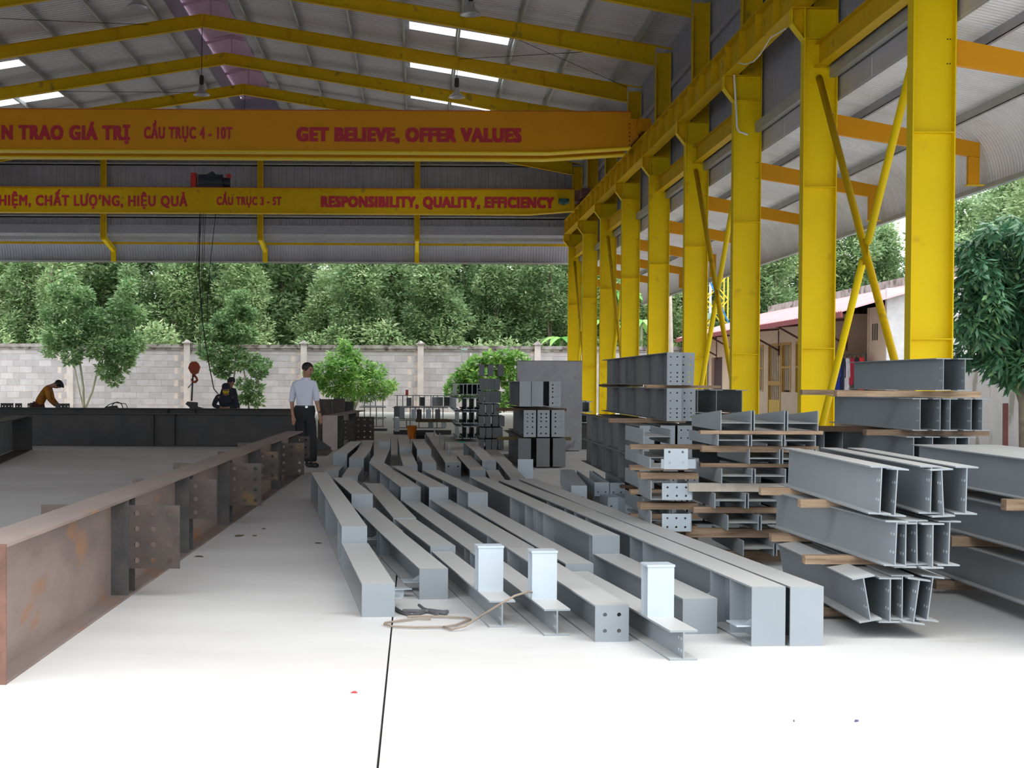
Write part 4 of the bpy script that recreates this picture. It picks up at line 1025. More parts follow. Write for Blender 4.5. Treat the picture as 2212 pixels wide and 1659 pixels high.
p = onY(998, 950, 37.4)
tag(build('green_strap', MB().box(-.09, .09, -.04, .04, 0, .03), mat('green_strap_fabric', (.05, .42, .22), .6), loc=(p.x, 37.4, .0)), 'small green strap lying before the pale middle stack', 'strap')
# dark rusty girder pieces behind the man
p = onz(715, 975, 0)
rusty_girder((p.x - .02, p.y, 0), R(-3.5), 6.0, .72, .30, [(1.0, 1, 2, 4, .25, .6, .2), (3.6, 1, 3, 4, .45, .62, .1)], 'short rusty girder pointing to the camera, right of the standing man', m=RUST, edge=mat('pale_rust_plate', (.40, .33, .32), .7, var=.1))
t = thing('rusty_bin', 'dark brown rusty steel box behind the standing man', 'box', (onY(716, 930, 38).x, 38, 0))
build('body', MB().box(-.28, .30, 0, .5, 0, .98), RUSTP, t); build('side_panel', MB().box(-.30, -.26, -.03, 0, 0, 1.0).box(.0, .03, -.03, 0, 0, .95), RUSTS, t)
build('lid', MB().box(.05, .3, -.02, .5, .98, 1.0), MILL, t)
t = thing('rusty_bin', 'dark drilled clip box right of the rusty box behind the man', 'box', (onY(752, 930, 38.5).x, 38.5, 0))
build('body', MB().box(-.1, .12, 0, .4, 0, .92), MILL, t)
# dark low pieces right of man on floor
t = thing('dark_plate_pile', 'low dark steel plates on the floor behind the standing man', 'plates', onz(700, 985, 0))
build('plate', MB().box(-.5, .05, 0, 3.4, 0.0, .03), MILL, t); build('plate', MB().prism([(-.3, .031), (.1, .031), (-.3, .3)], 2.0, 2.02), MILL, t)

# hose on the floor in front
hp = [onz(u, v, .012) for u, v in [(930, 1337), (900, 1336), (862, 1341), (832, 1345), (830, 1348), (848, 1353), (900, 1355), (958, 1354), (985, 1350), (1008, 1341), (1017, 1338), (1005, 1334), (960, 1332), (905, 1331), (880, 1332)]]
t = thing('rubber_hose', 'tan rubber hose coiled on the floor before the beams', 'hose', hp[0])
build('hose', MB().tube([p - hp[0] for p in hp], .0065, 6), mat('tan_rubber', (.28, .22, .17), .7), t, smooth=True)
q = [onz(958, 1354, .012), onz(975, 1360, .012), onz(1005, 1352, .03), onz(1040, 1330, .06), onY(1080, 1305, 9.1), onY(1112, 1287, 9.12), onY(1142, 1278, 9.2), onY(1150, 1280, 9.4)]
build('hose_end', MB().tube([p - hp[0] for p in q], .0065, 6), mat('tan_rubber', (.28, .22, .17), .7), t, smooth=True)
q = [onz(u, v, .012) for u, v in [(852, 1313), (866, 1322), (890, 1330), (915, 1322), (925, 1318), (955, 1322), (968, 1321)]]
t = thing('steel_chain', 'dark grey chain heap on the floor beside the hose coil', 'chain', q[0])
build('chain', MB().tube([p - q[0] for p in q], .012, 6).tube([onz(905, 1307, .03) - q[0], onz(915, 1315, .02) - q[0], onz(945, 1326, .012) - q[0]], .010, 6).tube([onz(870, 1320, .01) - q[0], onz(930, 1321, .012) - q[0], onz(965, 1325, .012) - q[0]], .014, 6), mat('chain_grey', (.10, .10, .11), .6), t)
# crumbs of litter on the floor
for i, (u, v, l, c_) in enumerate([(765, 1497, .03, (.5, .06, .06)), (1850, 1559, .02, (.1, .1, .2)), (516, 1158, .12, (.12, .09, .05)), (550, 1158, .05, (.12, .09, .05)), (430, 1203, .07, (.1, .08, .07)), (688, 1174, .06, (.1, .08, .07)), (570, 1143, .04, (.12, .1, .07)), (1715, 1559, .008, (.1, .1, .1))]):
    p = onz(u, v, 0)
    lab = ['scrap of red paper alone on the bright foreground floor', 'tiny dark blue scrap on the floor at bottom right', 'long brown wood splinter beside the rusty girder', 'short brown splinter right of the long splinter', 'brown leaf scrap on the floor near the first splice plate', 'brown scrap close to the leftmost floor beam', 'brown crumb nearest the far splice plates', 'tiny speck on the floor left of the blue scrap'][i]
    tag(build('floor_scrap', MB().box(-l / 2, l / 2, -l / 5, l / 5, 0, .004).box(-l / 4, l / 3, -l / 3, l / 4, .004, .008), mat(f'scrap_{i}', c_, .8), loc=p, rot=(0, 0, i * .7)), lab, 'scrap')

# ================================================================== YARD WALL
GB = 'yard wall'
blk = MB().box(0, .565, 0, .10, 0, .272).mesh('block', BLOCK)
hblk = MB().box(0, .277, 0, .10, 0, .272).mesh('block', BLOCK)
YW = 80.0; KW = YW / 74.0
for k in range(-4, 3):
    X0 = (.19 + 5.33 * k + .13) * KW
    wn = tag(empty('yard_wall', (X0, YW, CAMZ * (1 - KW))), kind='structure'); wn.scale = (KW, KW, KW)
    build('mortar_bed', MB().box(0, 5.07, .012, .2, -.1, 2.9), MORT, wn)
    for row in range(10):
        z = .005 + row * .288
        x = 0.0
        if row % 2: link('block', hblk, wn, (0, random.uniform(-.004, .004), z)); x = .288
        while x + .56 < 5.08:
            link('block', blk, wn, (x + .003, random.uniform(-.004, .004), z)); x += .577
        if 5.07 - x > .2: link('block', hblk, wn, (5.07 - .28, .002, z))
    build('coping', MB().box(-.02, 5.09, -.09, .25, 2.90, 3.05).box(-.02, 5.09, -.05, .2, 2.80, 2.90), COPE, wn)
for k in range(-4, 4):
    X = (.19 + 5.33 * k) * KW
    pn_ = tag(empty('yard_wall_pillar', (X, YW, CAMZ * (1 - KW))), kind='structure'); pn_.scale = (KW, KW, KW)
    build('shaft', MB().box(-.135, .135, -.14, .25, -.1, 3.10), PILL, pn_)
    build('cap', MB().hexa([(-.23, -.2, 3.10), (.23, -.2, 3.10), (.23, .3, 3.10), (-.23, .3, 3.10), (-.2, -.17, 3.16), (.2, -.17, 3.16), (.2, .27, 3.16), (-.2, .27, 3.16)]).hexa([(-.16, -.12, 3.16), (.16, -.12, 3.16), (.16, .22, 3.16), (-.16, .22, 3.16), (-.03, 0, 3.27), (.03, 0, 3.27), (.03, .1, 3.27), (-.03, .1, 3.27)]), COPE, pn_)
p = onY(1003, 756, 79.7)
t = thing('wall_lamp', 'small pale green flood lamp fixed to the yard wall', 'lamp', p)
build('head', MB().box(-.15, .15, -.35, .0, .0, .06), mat('pale_green_enamel', (.35, .55, .50), .5), t); build('arm', MB().box(-.15, -.10, -.05, .1, -.25, .0), mat('pale_green_enamel', (.35, .55, .50), .5), t)
build('pipe', MB().tube([(.32, .1, -.15), (.32, .1, -2.5)], .03, 8), mat('white_plastic', (.75, .76, .72), .5), t)

# ================================================================== HOUSE AT THE RIGHT
XF = 11.0
def fy(u): return onX(u, 800, XF).y
KH = 1.3
hs = thing('worker_house', 'cream single-storey house with a red sheet roof beyond the yellow columns', 'house', (XF * KH, 38 * KH, CAMZ * (1 - KH)))
hs.scale = (KH, KH, KH)
CREAM = mat('cream_plaster', (.66, .52, .40), .85, var=.06, scale=1)
WOODY = mat('ochre_wood', (.50, .28, .05), .55, var=.15, scale=4)
REDR = mat('red_sheet_roof', (.58, .32, .33), .5, var=.15, scale=1)
BRN = mat('brown_steel_paint', (.12, .045, .04), .6)
def rel(a): return a - 38
ye = [38, fy(1877), fy(1797), fy(1710) - .0, 66]
wz = 3.25
def wallseg(y0, y1, z0=0, z1=wz, x=0.0, t_=.15): build('wall', MB().box(x, x + t_, rel(y0), rel(y1), z0, z1), CREAM, hs)
ops = [('door', fy(1687), fy(1660), 0, 2.62), ('window', fy(1709), fy(1689), 1.15, 2.62), ('window', fy(1649), fy(1628), 1.15, 2.62), ('dark_door', fy(1560), fy(1537), 0, 2.35), ('window', fy(1735), fy(1719), 1.15, 2.62)]
ops.sort(key=lambda o: o[1])
y = fy(1797)
for kind_, a, b, z0, z1 in ops:
    if a > b: a, b = b, a
    wallseg(y, a); wallseg(a, b, z1, wz)
    if z0 > 0: wallseg(a, b, 0, z0)
    if kind_ == 'dark_door':
        build('door', MB().box(.1, .13, rel(a), rel(b), 0, z1), mat('dark_door_paint', (.06, .035, .04), .6), hs)
    else:
        fr = MB().box(-.02, .06, rel(a), rel(a) + .07, z0, z1).box(-.02, .06, rel(b) - .07, rel(b), z0, z1).box(-.02, .06, rel(a) + .07, rel(b) - .07, z1 - .07, z1).box(-.02, .06, rel(a) + .07, rel(b) - .07, (z0 + z1) / 2 + .2 * (z0 == 0) - .03, (z0 + z1) / 2 + .03)
        nm = 'window' if kind_ == 'window' else 'door'
        wi = build(nm, fr, WOODY, hs)
        gl = MB().box(.04, .05, rel(a) + .07, rel(b) - .07, z0 + (.9 if z0 == 0 else .05), z1 - .07)
        build('pane', gl, mat('dusty_glass', (.35, .33, .30), .25, spec=.6), wi)
        bars = MB(); n_ = max(3, int((b - a) / .22))
        for i in range(1, n_): yy = rel(a) + (b - a) * i / n_; bars.box(.02, .035, yy - .012, yy + .012, z0 + (.9 if z0 == 0 else .05), z1 - .07)
        build('window_bars', bars, WOODY, wi)
        if z0 == 0: build('door_panel', MB().box(.0, .05, rel(a) + .07, rel(b) - .07, 0, .9), mat('ochre_door', (.62, .42, .06), .5), wi)
    y = b
wallseg(y, 61)
wallseg(fy(1797), fy(1875), 0, wz, 1.2)
build('wall', MB().box(0, 1.2, rel(fy(1797)) - .1, rel(fy(1797)), 0, wz), CREAM, hs)
build('wall', MB().box(0, 1.2, rel(fy(1875)), rel(fy(1875)) + .1, 0, wz), CREAM, hs)
wallseg(38, fy(1877) - .0)
build('wall', MB().box(0.005, 4, -.03, .12, 0, wz + .4), mat('white_gable', (.72, .70, .72), .8), hs)
vb_ = MB()
for j in range(4): yy = rel(fy(1852)) + .35 - j * .2; vb_.box(1.19, 1.2, yy - .04, yy + .04, 2.45, 2.85)
for j in range(3): yy = rel(fy(1890)) + .2 - j * .18; vb_.box(-.01, 0, yy - .04, yy + .04, 2.45, 2.85)
build('vent_slots', vb_, DARK, hs)
rs_ = sheet_mesh('roof_sheet', [(-1.1, 0, 3.08), (2.2, 0, 4.05)], 1.0, REDR, pitch=.2, h=.03)
for i in range(24): link('roof_sheet', rs_, hs, (0, -.3 + i, 0))
build('fascia', MB().box(-1.14, -1.1, -.3, 23.7, 2.95, 3.08), mat('red_fascia', (.30, .06, .07), .6), hs)
build('rear_parapet', MB().box(2.2, 2.4, 0, 23, 0, 4.3), COPE, hs)
for u in (1548, 1600, 1682, 1760, 1828):
    yy = rel(fy(u))
    build('eave_bracket', MB().bar((-.0, yy, 2.25), (-.0, yy, 3.0), .05, .05).bar((0, yy, 2.4), (-1.0, yy, 2.95), .05, .05).bar((0, yy, 3.05), (-1.1, yy, 2.97), .05, .06), BRN, hs)
# laundry on a rail
Yl = 41.0; Xl = 10.75
pr = thing('clothes_rail', 'wire clothes line in front of the house porch', 'rail', (Xl * KH, Yl * KH, CAMZ * (1 - KH))); pr.scale = (KH, KH, KH)
build('rail', MB().tube([(0, -2.2, 2.12), (0, 1.8, 2.12)], .015, 6), DARK, pr)
build('post', MB().tube([(0, -2.2, 0), (0, -2.2, 2.15)], .025, 6).tube([(0, 1.8, 0), (0, 1.8, 2.15)], .025, 6), DARK, pr)
cl = [('grey', (.2, .22, .25), .9), ('white and pink', (.75, .6, .62), .6), ('dark grey', (.06, .07, .09), 1.0), ('royal blue', (.02, .05, .35), 1.05), ('navy', (.015, .02, .06), 1.1), ('white', (.75, .74, .8), .9), ('crimson', (.45, .02, .05), .7), ('black', (.02, .02, .03), .9), ('bright red', (.7, .03, .03), .9)]
for i, (nm, c_, l) in enumerate(cl):
    yy = Yl + 1.6 - i * .42
    t = thing('hanging_shirt', f'{nm} garment hanging on the line by the house porch', 'clothes', (Xl * KH, yy * KH, CAMZ + (2.1 - CAMZ) * KH), group='washing on the line'); t.scale = (KH, KH, KH)
    mb = MB()
    nn = 6
    for j in range(nn):
        a0 = -.22 + .44 * j / nn; a1 = -.22 + .44 * (j + 1) / nn
        o0 = .025 * (j % 2); o1 = .025 * ((j + 1) % 2)
        t0 = -.02 - .25 * abs(a0) - .02; t1 = -.02 - .25 * abs(a1) - .02
        mb.hexa([(o0, a0, -l), (o1, a1, -l - .02), (o1 + .02, a1, -l - .02), (o0 + .02, a0, -l), (o0, a0, t0), (o1, a1, t1), (o1 + .02, a1, t1), (o0 + .02, a0, t0)])
    build('cloth', mb, mat('cloth_' + nm.replace(' ', '_'), c_, .9), t)
    build('sleeve', MB().hexa([(0, -.34, -.5), (0, -.24, -.55), (.02, -.24, -.55), (.02, -.34, -.5), (0, -.24, -.08), (0, -.18, -.08), (.02, -.18, -.08), (.02, -.24, -.08)]), mat('cloth_' + nm.replace(' ', '_'), c_), t)
    build('hanger', MB().bar((0.01, 0, -.06), (0.01, 0, .02), .01, .01), DARK, t)
# white perimeter wall beyond the mango tree, leaning rusty post
tag(build('boundary_wall', MB().box(12.5, 12.7, 22, 38, -.05, 2.05), mat('stained_white_wall', (.62, .61, .62), .85, var=.08, scale=1.5, spots=(1.2, .56, (.33, .31, .27)), stretch=(1, 1, .5))), kind='structure')
p = onX(2172, 945, 10.9); p.z = 0
tag(build('leaning_post', MB().bar((0, 0, 0), (.1, .3, 1.05), .1, .05), mat('maroon_paint', (.20, .07, .07), .7), loc=p), 'maroon steel post leaning against the white boundary wall', 'post')
# water tower lattice and poles behind the house
LY = mat('lattice_yellow', (.75, .55, .03), .5)
a = onY(1545, 700, 82)
t = thing('lattice_mast', 'yellow steel lattice mast with a blue rod beyond the house roof', 'mast', (a.x, 82, 0))
t.scale = (82 / 70,) * 3
Wm = .9
for sx_ in (-1, 1):
    for sy_ in (-1, 1): build('leg', MB().bar((sx_ * Wm * .5, sy_ * Wm * .5, 0), (sx_ * Wm * .5, sy_ * Wm * .5, 7.0), .06, .06), LY, t)
for j in range(6):
    z = .4 + j * 1.1
    for sy_ in (-1, 1): build('cross_brace', MB().bar((-Wm / 2, sy_ * Wm / 2, z), (Wm / 2, sy_ * Wm / 2, z + 1.05), .05, .05).bar((Wm / 2, sy_ * Wm / 2, z), (-Wm / 2, sy_ * Wm / 2, z + 1.05), .05, .05), LY, t)
build('blue_rod', MB().bar((-Wm / 2 - .1, -Wm / 2 - .1, 6.0), (Wm / 2 + .1, -Wm / 2 - .1, 3.6), .06, .06), mat('blue_paint', (.02, .20, .55), .5), t)
a = onY(1638, 690, 82)
t = thing('white_pole', 'thin white pole rising behind the red house roof', 'pole', (a.x, 82, 0))
t.scale = (1.14,) * 3
build('pole', MB().tube([(0, 0, 0), (0, 0, 8.2)], .07, 8), mat('white_paint', (.75, .76, .78), .4), t)
a = onY(1534, 690, 82)
t = thing('white_pole', 'white pole with a small box left of the lattice mast', 'pole', (a.x, 82, 0))
t.scale = (1.16,) * 3
build('pole', MB().tube([(0, 0, 0), (0, 0, 6.2)], .06, 8), mat('white_paint', (.75, .76, .78), .4), t); build('box', MB().box(-.2, .2, -.15, .15, 4.0, 4.25), mat('pale_green_enamel', (.35, .55, .50)), t)
a = onY(1449, 765, 72)
t = thing('concrete_pole', 'weathered concrete utility pole between the fourth and fifth yellow columns', 'pole', (a.x, 72, 0))
build('pole', MB().tube([(0.05, 0, 0), (-.12, 0, 6.6)], [.16, .1], 10), mat('pole_concrete', (.50, .45, .38), .9), t)

# ================================================================== VEGETATION
def leaf_mesh(name, centers, radii, n, size, m, droop=0.0, aspect=.42, seed=0, flat=0.5):
    g = np.random.default_rng(seed)
    centers = np.array(centers, float); radii = np.array(radii, float)
    wgt = radii ** 2; wgt /= wgt.sum()
    ci = g.choice(len(centers), n, p=wgt)
    d = g.normal(size=(n, 3)); d /= np.linalg.norm(d, axis=1)[:, None]
    rr = radii[ci] * g.uniform(.45, 1.05, n) ** .6
    P = centers[ci] + d * rr[:, None] * np.array([1, 1, .85])
    ax = d * .7 + g.normal(size=(n, 3)) * .7; ax[:, 2] = ax[:, 2] * flat - droop
    ax /= np.linalg.norm(ax, axis=1)[:, None]
    up = d * .6 + np.array([0, 0, .8]) + g.normal(size=(n, 3)) * .35
    sd_ = np.cross(ax, up); sd_ /= (np.linalg.norm(sd_, axis=1)[:, None] + 1e-6)
    s = size * g.uniform(.65, 1.3, n)[:, None]
    v = np.stack([P, P + ax * s * .5 + sd_ * s * aspect * .5, P + ax * s, P + ax * s * .5 - sd_ * s * aspect * .5], 1).reshape(-1, 3)
    me = bpy.data.meshes.new(name)
    me.vertices.add(n * 4); me.loops.add(n * 4); me.polygons.add(n)
    me.vertices.foreach_set('co', v.ravel().astype(np.float32))
    me.loops.foreach_set('vertex_index', np.arange(n * 4, dtype=np.int32))
    me.polygons.foreach_set('loop_start', np.arange(0, n * 4, 4, dtype=np.int32))
    me.polygons.foreach_set('loop_total', np.full(n, 4, np.int32))
    at = me.attributes.new('leaf_tone', 'FLOAT', 'FACE')
    tone = np.clip(g.beta(1.6, 2.4, n) + g.uniform(-.1, .15, len(centers))[ci], 0, 1)
    at.data.foreach_set('value', tone.astype(np.float32))
    me.materials.append(m); me.update(); me.validate()
    return me
def blobs(h0, h1, r, n, seed, shape='oval'):
    g = random.Random(seed); c = []; rad = []
    for i in range(n):
        t = i / max(1, n - 1) if shape != 'rand' else g.random()
        z = h0 + (h1 - h0) * t
        env = {'oval': math.sin(math.pi * (.12 + .8 * t)), 'cone': 1 - .75 * t, 'rand': 1.0}[shape]
        a = g.uniform(0, 6.28); rr = r * env * g.uniform(.25, 1.0) * .7
        c.append((rr * math.cos(a), rr * math.sin(a), z)); rad.append(r * g.uniform(.28, .5) * (.6 + .5 * env))
    return c, rad
# forest: five shapes of tree, copied
variants = []
for s in range(5):
    h = [11, 13, 12, 10, 14][s]
    c, rd = blobs(1.2, h, 2.3 + .3 * (s % 2), 46, 10 + s)
    lm = leaf_mesh('foliage', c, rd, 15000, .30, LF_FOR if s % 2 == 0 else LF_FOR2, seed=s, aspect=.38)
    tr = MB()
    g = random.Random(s)
    for q_ in range(2 + s % 2):
        x0 = g.uniform(-.5, .5); pts_ = [(x0 + g.uniform(-.25, .25) * i * .5, g.uniform(-.2, .2), h * .9 * i / 5) for i in range(6)]
        tr.tube(pts_, [.11 - .016 * i for i in range(6)], 6)
    variants.append((lm, tr.mesh('trunk', BARK)))
FLAB = 'slender leafy tree of the dense wood beyond the yard wall'
g = random.Random(5)
def forest_tree(x, y, v, sc_, rot, lab=FLAB, grp='trees of the wood behind the wall'):
    r = thing('forest_tree', lab, 'tree', (x, y, -.05), (0, 0, rot), grp)
    r.scale = (sc_, sc_, sc_)
    o = link('foliage', variants[v][0], r); o['kind'] = 'stuff'
    link('trunk', variants[v][1], r)
cnt = 0
for row, (Y, step, n) in enumerate([(84.5, 3.3, 15), (88, 3.2, 17), (92, 3.4, 19), (98, 3.8, 20)]):
    for i in range(n):
        x = -22 - row * 1.2 + i * step + g.uniform(-.8, .8)
        if row == 0: x = -24 + i * 3.1 + g.uniform(-.8, .8)
        if x > 38: continue
        forest_tree(x, Y + g.uniform(-1.2, 1.2), g.randrange(5), g.uniform(.62, .85) if row == 0 else g.uniform(.8, 1.1), g.uniform(0, 6.28))
for i in range(7):
    forest_tree(22.5 + i * 2.4 + g.uniform(-.6, .6), 66 + g.uniform(-4, 4) + i * .5, g.randrange(5), g.uniform(.75, 1.0), g.uniform(0, 6.28), 'leafy tree of the wood beyond the house at the right', 'trees beyond the house')
# undergrowth strip behind the wall
c = []; rd = []
for i in range(60): c.append((-24 + i * .62, 82.2 + g.uniform(-.5, .6), g.uniform(.8, 3.6))); rd.append(g.uniform(.7, 1.3))
o = link('undergrowth', leaf_mesh('undergrowth', c, rd, 26000, .28, LF_FOR2, seed=33)); tag(o, 'mixed undergrowth filling the gap right behind the yard wall', 'bushes', kind='stuff')
# yard trees and bushes
def plant(u, v, Y, cl_px, n, size, m, trunks, label, name='tree', cat='tree', seed=1, droop=0, aspect=.45, bark=BARKP):
    base = onY(u, v, Y); base.z = 0
    r = thing(name, label, cat, base)
    c = []; rd = []
    for (a, b_, rp_) in cl_px:
        p = onY(a, b_, Y); c.append((p.x - base.x, random.uniform(-.6, .6), p.z)); rd.append(rp_ * Y / F)
    o = link('foliage', leaf_mesh('foliage', c, rd, n, size, m, seed=seed, droop=droop, aspect=aspect), r); o['kind'] = 'stuff'
    for tp in trunks:
        pts_ = [onY(a, b_, Y) - base for a, b_, _ in tp]
        if pts_[0].z < .6: pts_[0].z = -.02
        build('trunk', MB().tube(pts_, [w_ * Y / F / 2 for _, _, w_ in tp], 7), bark, r, smooth=True)
    return r
plant(180, 885, 76.5, [(130, 630, 22), (110, 680, 22), (150, 660, 30), (125, 730, 32), (165, 720, 34), (185, 640, 22), (205, 690, 30), (215, 750, 32), (240, 710, 34), (262, 660, 26), (278, 625, 18), (290, 680, 20), (285, 740, 26), (260, 780, 30), (235, 800, 22), (250, 820, 16), (270, 760, 30), (110, 755, 18), (160, 770, 22), (150, 600, 12), (282, 610, 10)],
      10500, .24, LF_YARD, [[(181, 890, 7), (180, 840, 6), (172, 780, 5)], [(183, 890, 5), (200, 845, 5), (215, 780, 4)], [(181, 860, 3), (160, 790, 3), (150, 720, 2)]], 'large round-leaved tree on two pale trunks at the left yard wall', seed=3)
plant(505, 880, 75.5, [(520, 640, 15), (512, 670, 22), (535, 680, 18), (480, 690, 18), (460, 720, 22), (500, 720, 28), (535, 725, 20), (445, 760, 16), (475, 765, 28), (510, 775, 28), (540, 780, 22), (560, 800, 18), (575, 785, 10), (480, 800, 20), (525, 830, 16), (550, 840, 20), (555, 865, 14), (530, 862, 12), (440, 710, 10), (500, 650, 10)],
      8000, .23, LF_YARD, [[(488, 890, 4), (505, 820, 4), (515, 740, 4)], [(538, 890, 5), (532, 830, 4), (522, 770, 3)]], 'round-leaved tree beside the crane hook, above the masked worker', seed=4)
plant(760, 885, 76, [(745, 750, 14), (725, 775, 22), (760, 770, 20), (700, 800, 24), (740, 800, 30), (780, 795, 26), (815, 800, 18), (690, 820, 18), (720, 830, 30), (765, 830, 32), (805, 820, 24), (835, 835, 18), (790, 850, 20), (750, 858, 20), (820, 850, 14), (672, 805, 14), (850, 828, 8), (740, 738, 8)],
      8500, .24, LF_BUSH, [[(760, 890, 4), (750, 860, 3), (735, 820, 2)], [(765, 890, 3), (780, 850, 3), (800, 820, 2)], [(757, 890, 3), (755, 850, 3), (762, 810, 2)], [(762, 890, 2), (772, 862, 2), (786, 835, 2)]], 'bright green bush in front of the wall, right of the standing man', name='bush', cat='bush', seed=5, aspect=.3, droop=.25)
plant(1050, 890, 75.5, [(1060, 775, 18), (1090, 770, 18), (1120, 775, 16), (1140, 790, 12), (1030, 790, 22), (1080, 795, 24), (1010, 808, 22), (990, 825, 20), (1040, 820, 26), (1100, 815, 24), (975, 842, 16), (1000, 845, 20), (1050, 850, 22), (1110, 845, 18), (1080, 870, 20), (1105, 868, 12)],
      7000, .25, LF_BUSH, [[(1050, 895, 4), (1045, 860, 3), (1035, 820, 2)], [(1060, 895, 4), (1075, 850, 3), (1090, 800, 2)]], 'bright green bush behind the dark and pale middle stacks', name='bush', cat='bush', seed=6, aspect=.38)
# broad-leaved plants seen between the far columns
def fronds(u, v, Y, n, L, label, seed):
    base = onY(u, v, Y); g_ = random.Random(seed)
    r = thing('broad_leaf_plant', label, 'plant', (base.x, Y, 0))
    build('stem', MB().tube([(0, 0, 0), (0, 0, base.z)], .08, 7), BARKP, r)
    for i in range(n):
        a = 6.28 * i / n + g_.uniform(-.3, .3); mb = MB(); pts_ = []
        for j in range(7):
            t_ = j / 6; rr = L * t_; z = base.z + L * (.75 * t_ - 1.0 * t_ * t_) * g_.uniform(.95, 1.05)
            pts_.append((Vector((math.cos(a) * rr, math.sin(a) * rr, z)), .22 * math.sin(math.pi * min(1, .08 + .9 * t_))))
        sd_ = Vector((-math.sin(a), math.cos(a), 0))
        for j in range(6):
            p0_, w0 = pts_[j]; p1_, w1 = pts_[j + 1]
            for s_ in (-1, 1): mb.add([p0_, p1_, p1_ + sd_ * w1 * s_ + Vector((0, 0, -.3 * w1)), p0_ + sd_ * w0 * s_ + Vector((0, 0, -.3 * w0))], [(0, 1, 2, 3)])
        me = mb.mesh('frond', LF_BAN); at = me.attributes.new('leaf_tone', 'FLOAT', 'FACE'); at.data.foreach_set('value', [g_.random()] * len(me.polygons))
        link('frond', me, r)
fronds(1212, 735, 82, 9, 1.3, 'broad-leaved plant left of the farthest yellow column', 1)
fronds(1300, 700, 82.5, 10, 1.5, 'broad-leaved plant between the seventh and eighth yellow columns', 2)
fronds(1385, 700, 82, 10, 1.6, 'broad-leaved plant between the fifth and sixth yellow columns', 3)
fronds(1345, 640, 83, 9, 1.6, 'high broad-leaved plant behind the sixth yellow column', 4)
# mango tree on the right
plant(2195, 930, 29, [(2110, 540, 38), (2160, 520, 42), (2205, 510, 44), (2090, 590, 36), (2140, 590, 46), (2195, 590, 52), (2080, 640, 34), (2125, 650, 48), (2180, 660, 54), (2240, 620, 60), (2085, 700, 36), (2130, 710, 46), (2185, 730, 52), (2240, 710, 60), (2110, 760, 32), (2160, 780, 40), (2210, 790, 42), (2250, 550, 50), (2260, 780, 50), (2190, 480, 24), (2130, 500, 22), (2300, 650, 80), (2180, 820, 16)],
      11000, .25, LF_MANGO, [[(2215, 940, 26), (2210, 870, 20), (2190, 810, 16), (2165, 740, 10)], [(2214, 900, 14), (2200, 820, 12), (2215, 740, 9)], [(2212, 880, 12), (2240, 800, 10), (2260, 700, 8)]], 'mango tree with long drooping dark leaves at the right edge', seed=8, droop=.65, aspect=.26, bark=BARK)
# loose small tree foliage further right behind the mango
for i, (x, y, s_, v_) in enumerate([(14.5, 36, .50, 1), (17.5, 40, .62, 3), (16, 46, .7, 1)]):
    forest_tree(x + 2.0, y, v_, s_, i, 'pale leafy tree behind the mango tree at the right', 'pale trees behind the mango tree')

# ================================================================== PEOPLE
SKIN = mat('skin', (.33, .17, .11), .55, var=.04)
def skin_mesh(name, verts, edges, radii, m, sub=1, root=0):
    me = bpy.data.meshes.new(name + '_src'); me.from_pydata(verts, edges, [])
    o = bpy.data.objects.new(name + '_src', me); COL.objects.link(o)
    md = o.modifiers.new('s', 'SKIN'); md.use_smooth_shade = True
    if not me.skin_vertices: pass
    for i, sv in enumerate(me.skin_vertices[0].data):
        r_ = radii[i]; sv.radius = r_ if isinstance(r_, tuple) else (r_, r_); sv.use_root = (i == root)
    md2 = o.modifiers.new('u', 'SUBSURF'); md2.levels = sub; md2.render_levels = sub
    dg = bpy.context.evaluated_depsgraph_get()
    out = bpy.data.meshes.new_from_object(o.evaluated_get(dg))
    bpy.data.objects.remove(o)
    out.materials.clear(); out.materials.append(m); out.name = name
    out.polygons.foreach_set('use_smooth', [True] * len(out.polygons)); out.update()
    return out
